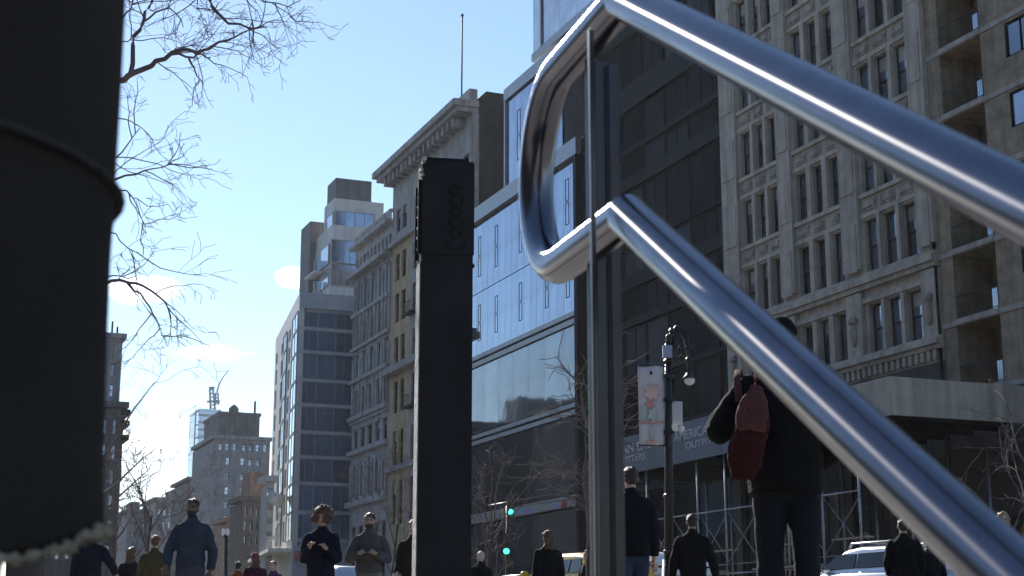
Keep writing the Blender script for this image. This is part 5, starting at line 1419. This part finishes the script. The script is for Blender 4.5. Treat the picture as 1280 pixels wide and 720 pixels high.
for k in range(n + 1):
    a = 2 * math.pi * k / n; py = 205
    rx = at(142, 240, YC).x - cx - .005
    pts.append(inv @ V((cx + math.cos(a) * rx, YC + math.sin(a) * rx * 1.03, zz(243) + .010 - .0 * math.cos(a))))
loft(bm, pts, [(.006, .003)] * (n + 1), 8, V((0, 0, 1))); build('belt_seam', bm, cl('dark_grey_belt', (.10, .095, .10)), e)

# ================================================================== camera, sky, sun, air
cam = bpy.data.cameras.new('camera'); co = bpy.data.objects.new('camera', cam); col.objects.link(co)
co.location = EYE; co.rotation_euler = (rad(90) + TH, 0, 0)
cam.sensor_width = 36; cam.lens = F / 1280 * 36; cam.clip_start = .02; cam.clip_end = 6000
cam.dof.use_dof = True; cam.dof.focus_distance = 14.; cam.dof.aperture_fstop = cam.lens / 1000 / .0042
scn.camera = co
SAZ, SEL = -20., 30.
wd = bpy.data.worlds.new('World'); scn.world = wd; wd.use_nodes = True
nt = wd.node_tree; N = nt.nodes; L = nt.links; bg_ = N['Background']
sky = N.new('ShaderNodeTexSky'); sky.sky_type = 'NISHITA'; sky.sun_disc = False
sky.sun_elevation = rad(SEL); sky.sun_rotation = rad(SAZ); sky.air_density = 1.0; sky.dust_density = .05; sky.ozone_density = 2.4; sky.altitude = 30
bg_.inputs['Strength'].default_value = .10
tc = N.new('ShaderNodeTexCoord')
acc = None
nz = N.new('ShaderNodeTexNoise'); nz.inputs['Scale'].default_value = 26; nz.inputs['Detail'].default_value = 7; nz.inputs['Roughness'].default_value = .62; L.new(tc.outputs['Generated'], nz.inputs['Vector'])
for px, py, sx, sy, gain in ((366, 347, .013, .008, 1.0), (262, 441, .026, .006, 1.), (195, 545, .035, .018, .8), (170, 360, .035, .010, .7), (150, 600, .06, .02, .5)):      # small fair-weather clouds low in the sky
    d = ray(px, py).normalized(); rt_ = V((d.y, -d.x, 0)).normalized(); up_ = rt_.cross(d).normalized()
    def dot(v):
        n_ = N.new('ShaderNodeVectorMath'); n_.operation = 'DOT_PRODUCT'; n_.inputs[1].default_value = v; L.new(tc.outputs['Generated'], n_.inputs[0]); return n_.outputs['Value']
    def m_(op, a, b):
        n_ = N.new('ShaderNodeMath'); n_.operation = op
        for i, q in enumerate((a, b)):
            if isinstance(q, (int, float)): n_.inputs[i].default_value = q
            else: L.new(q, n_.inputs[i])
        return n_.outputs[0]
    a = m_('DIVIDE', dot(rt_), sx); b = m_('DIVIDE', dot(up_), sy)
    r2 = m_('ADD', m_('MULTIPLY', a, a), m_('MULTIPLY', b, b))
    v = m_('SUBTRACT', 1.0, r2); v = m_('ADD', v, m_('MULTIPLY', m_('SUBTRACT', nz.outputs['Fac'], .5), 3.2))
    mr = N.new('ShaderNodeMapRange'); mr.inputs['From Min'].default_value = .0; mr.inputs['From Max'].default_value = .9; mr.inputs['To Max'].default_value = gain; L.new(v, mr.inputs['Value'])
    fr_ = m_('MULTIPLY', mr.outputs['Result'], m_('GREATER_THAN', dot(d), .9))
    acc = fr_ if acc is None else m_('MAXIMUM', acc, fr_)
mx = N.new('ShaderNodeMix'); mx.data_type = 'RGBA'; L.new(acc, mx.inputs['Factor']); L.new(sky.outputs['Color'], mx.inputs['A']); mx.inputs['B'].default_value = (16, 16.3, 16.6, 1)
L.new(mx.outputs['Result'], bg_.inputs['Color'])
sun = bpy.data.lights.new('sun', 'SUN'); sun.energy = 4.8; sun.angle = rad(.5); sun.color = (1, .94, .85)
so = bpy.data.objects.new('sun', sun); col.objects.link(so)
sd = V((math.sin(rad(SAZ)) * math.cos(rad(SEL)), math.cos(rad(SAZ)) * math.cos(rad(SEL)), math.sin(rad(SEL))))
so.rotation_euler = sd.to_track_quat('Z', 'Y').to_euler()
hz = bpy.data.materials.new('street_haze'); hz.use_nodes = True
nt = hz.node_tree; nt.nodes.remove(nt.nodes['Principled BSDF'])
pv_ = nt.nodes.new('ShaderNodeVolumePrincipled'); pv_.inputs['Color'].default_value = (.86, .92, 1, 1); pv_.inputs['Density'].default_value = .00009; pv_.inputs['Anisotropy'].default_value = .4
nt.links.new(pv_.outputs[0], nt.nodes['Material Output'].inputs['Volume'])
bm = bmesh.new(); box(bm, -1600, 1600, -1600, 1600, -6.2, 110); tag(build('haze', bm, hz), kind='stuff')

scn.view_settings.view_transform = 'Standard'; scn.view_settings.look = 'None'; scn.view_settings.gamma = 1; scn.view_settings.use_curve_mapping = False
scn.view_settings.exposure = 0.78
scn.render.engine = 'CYCLES'
cy = scn.cycles; cy.use_denoising = True; cy.max_bounces = 6; cy.diffuse_bounces = 2; cy.glossy_bounces = 4; cy.transmission_bounces = 2; cy.volume_bounces = 0
cy.sample_clamp_indirect = 4; cy.use_adaptive_sampling = True; cy.adaptive_threshold = .02
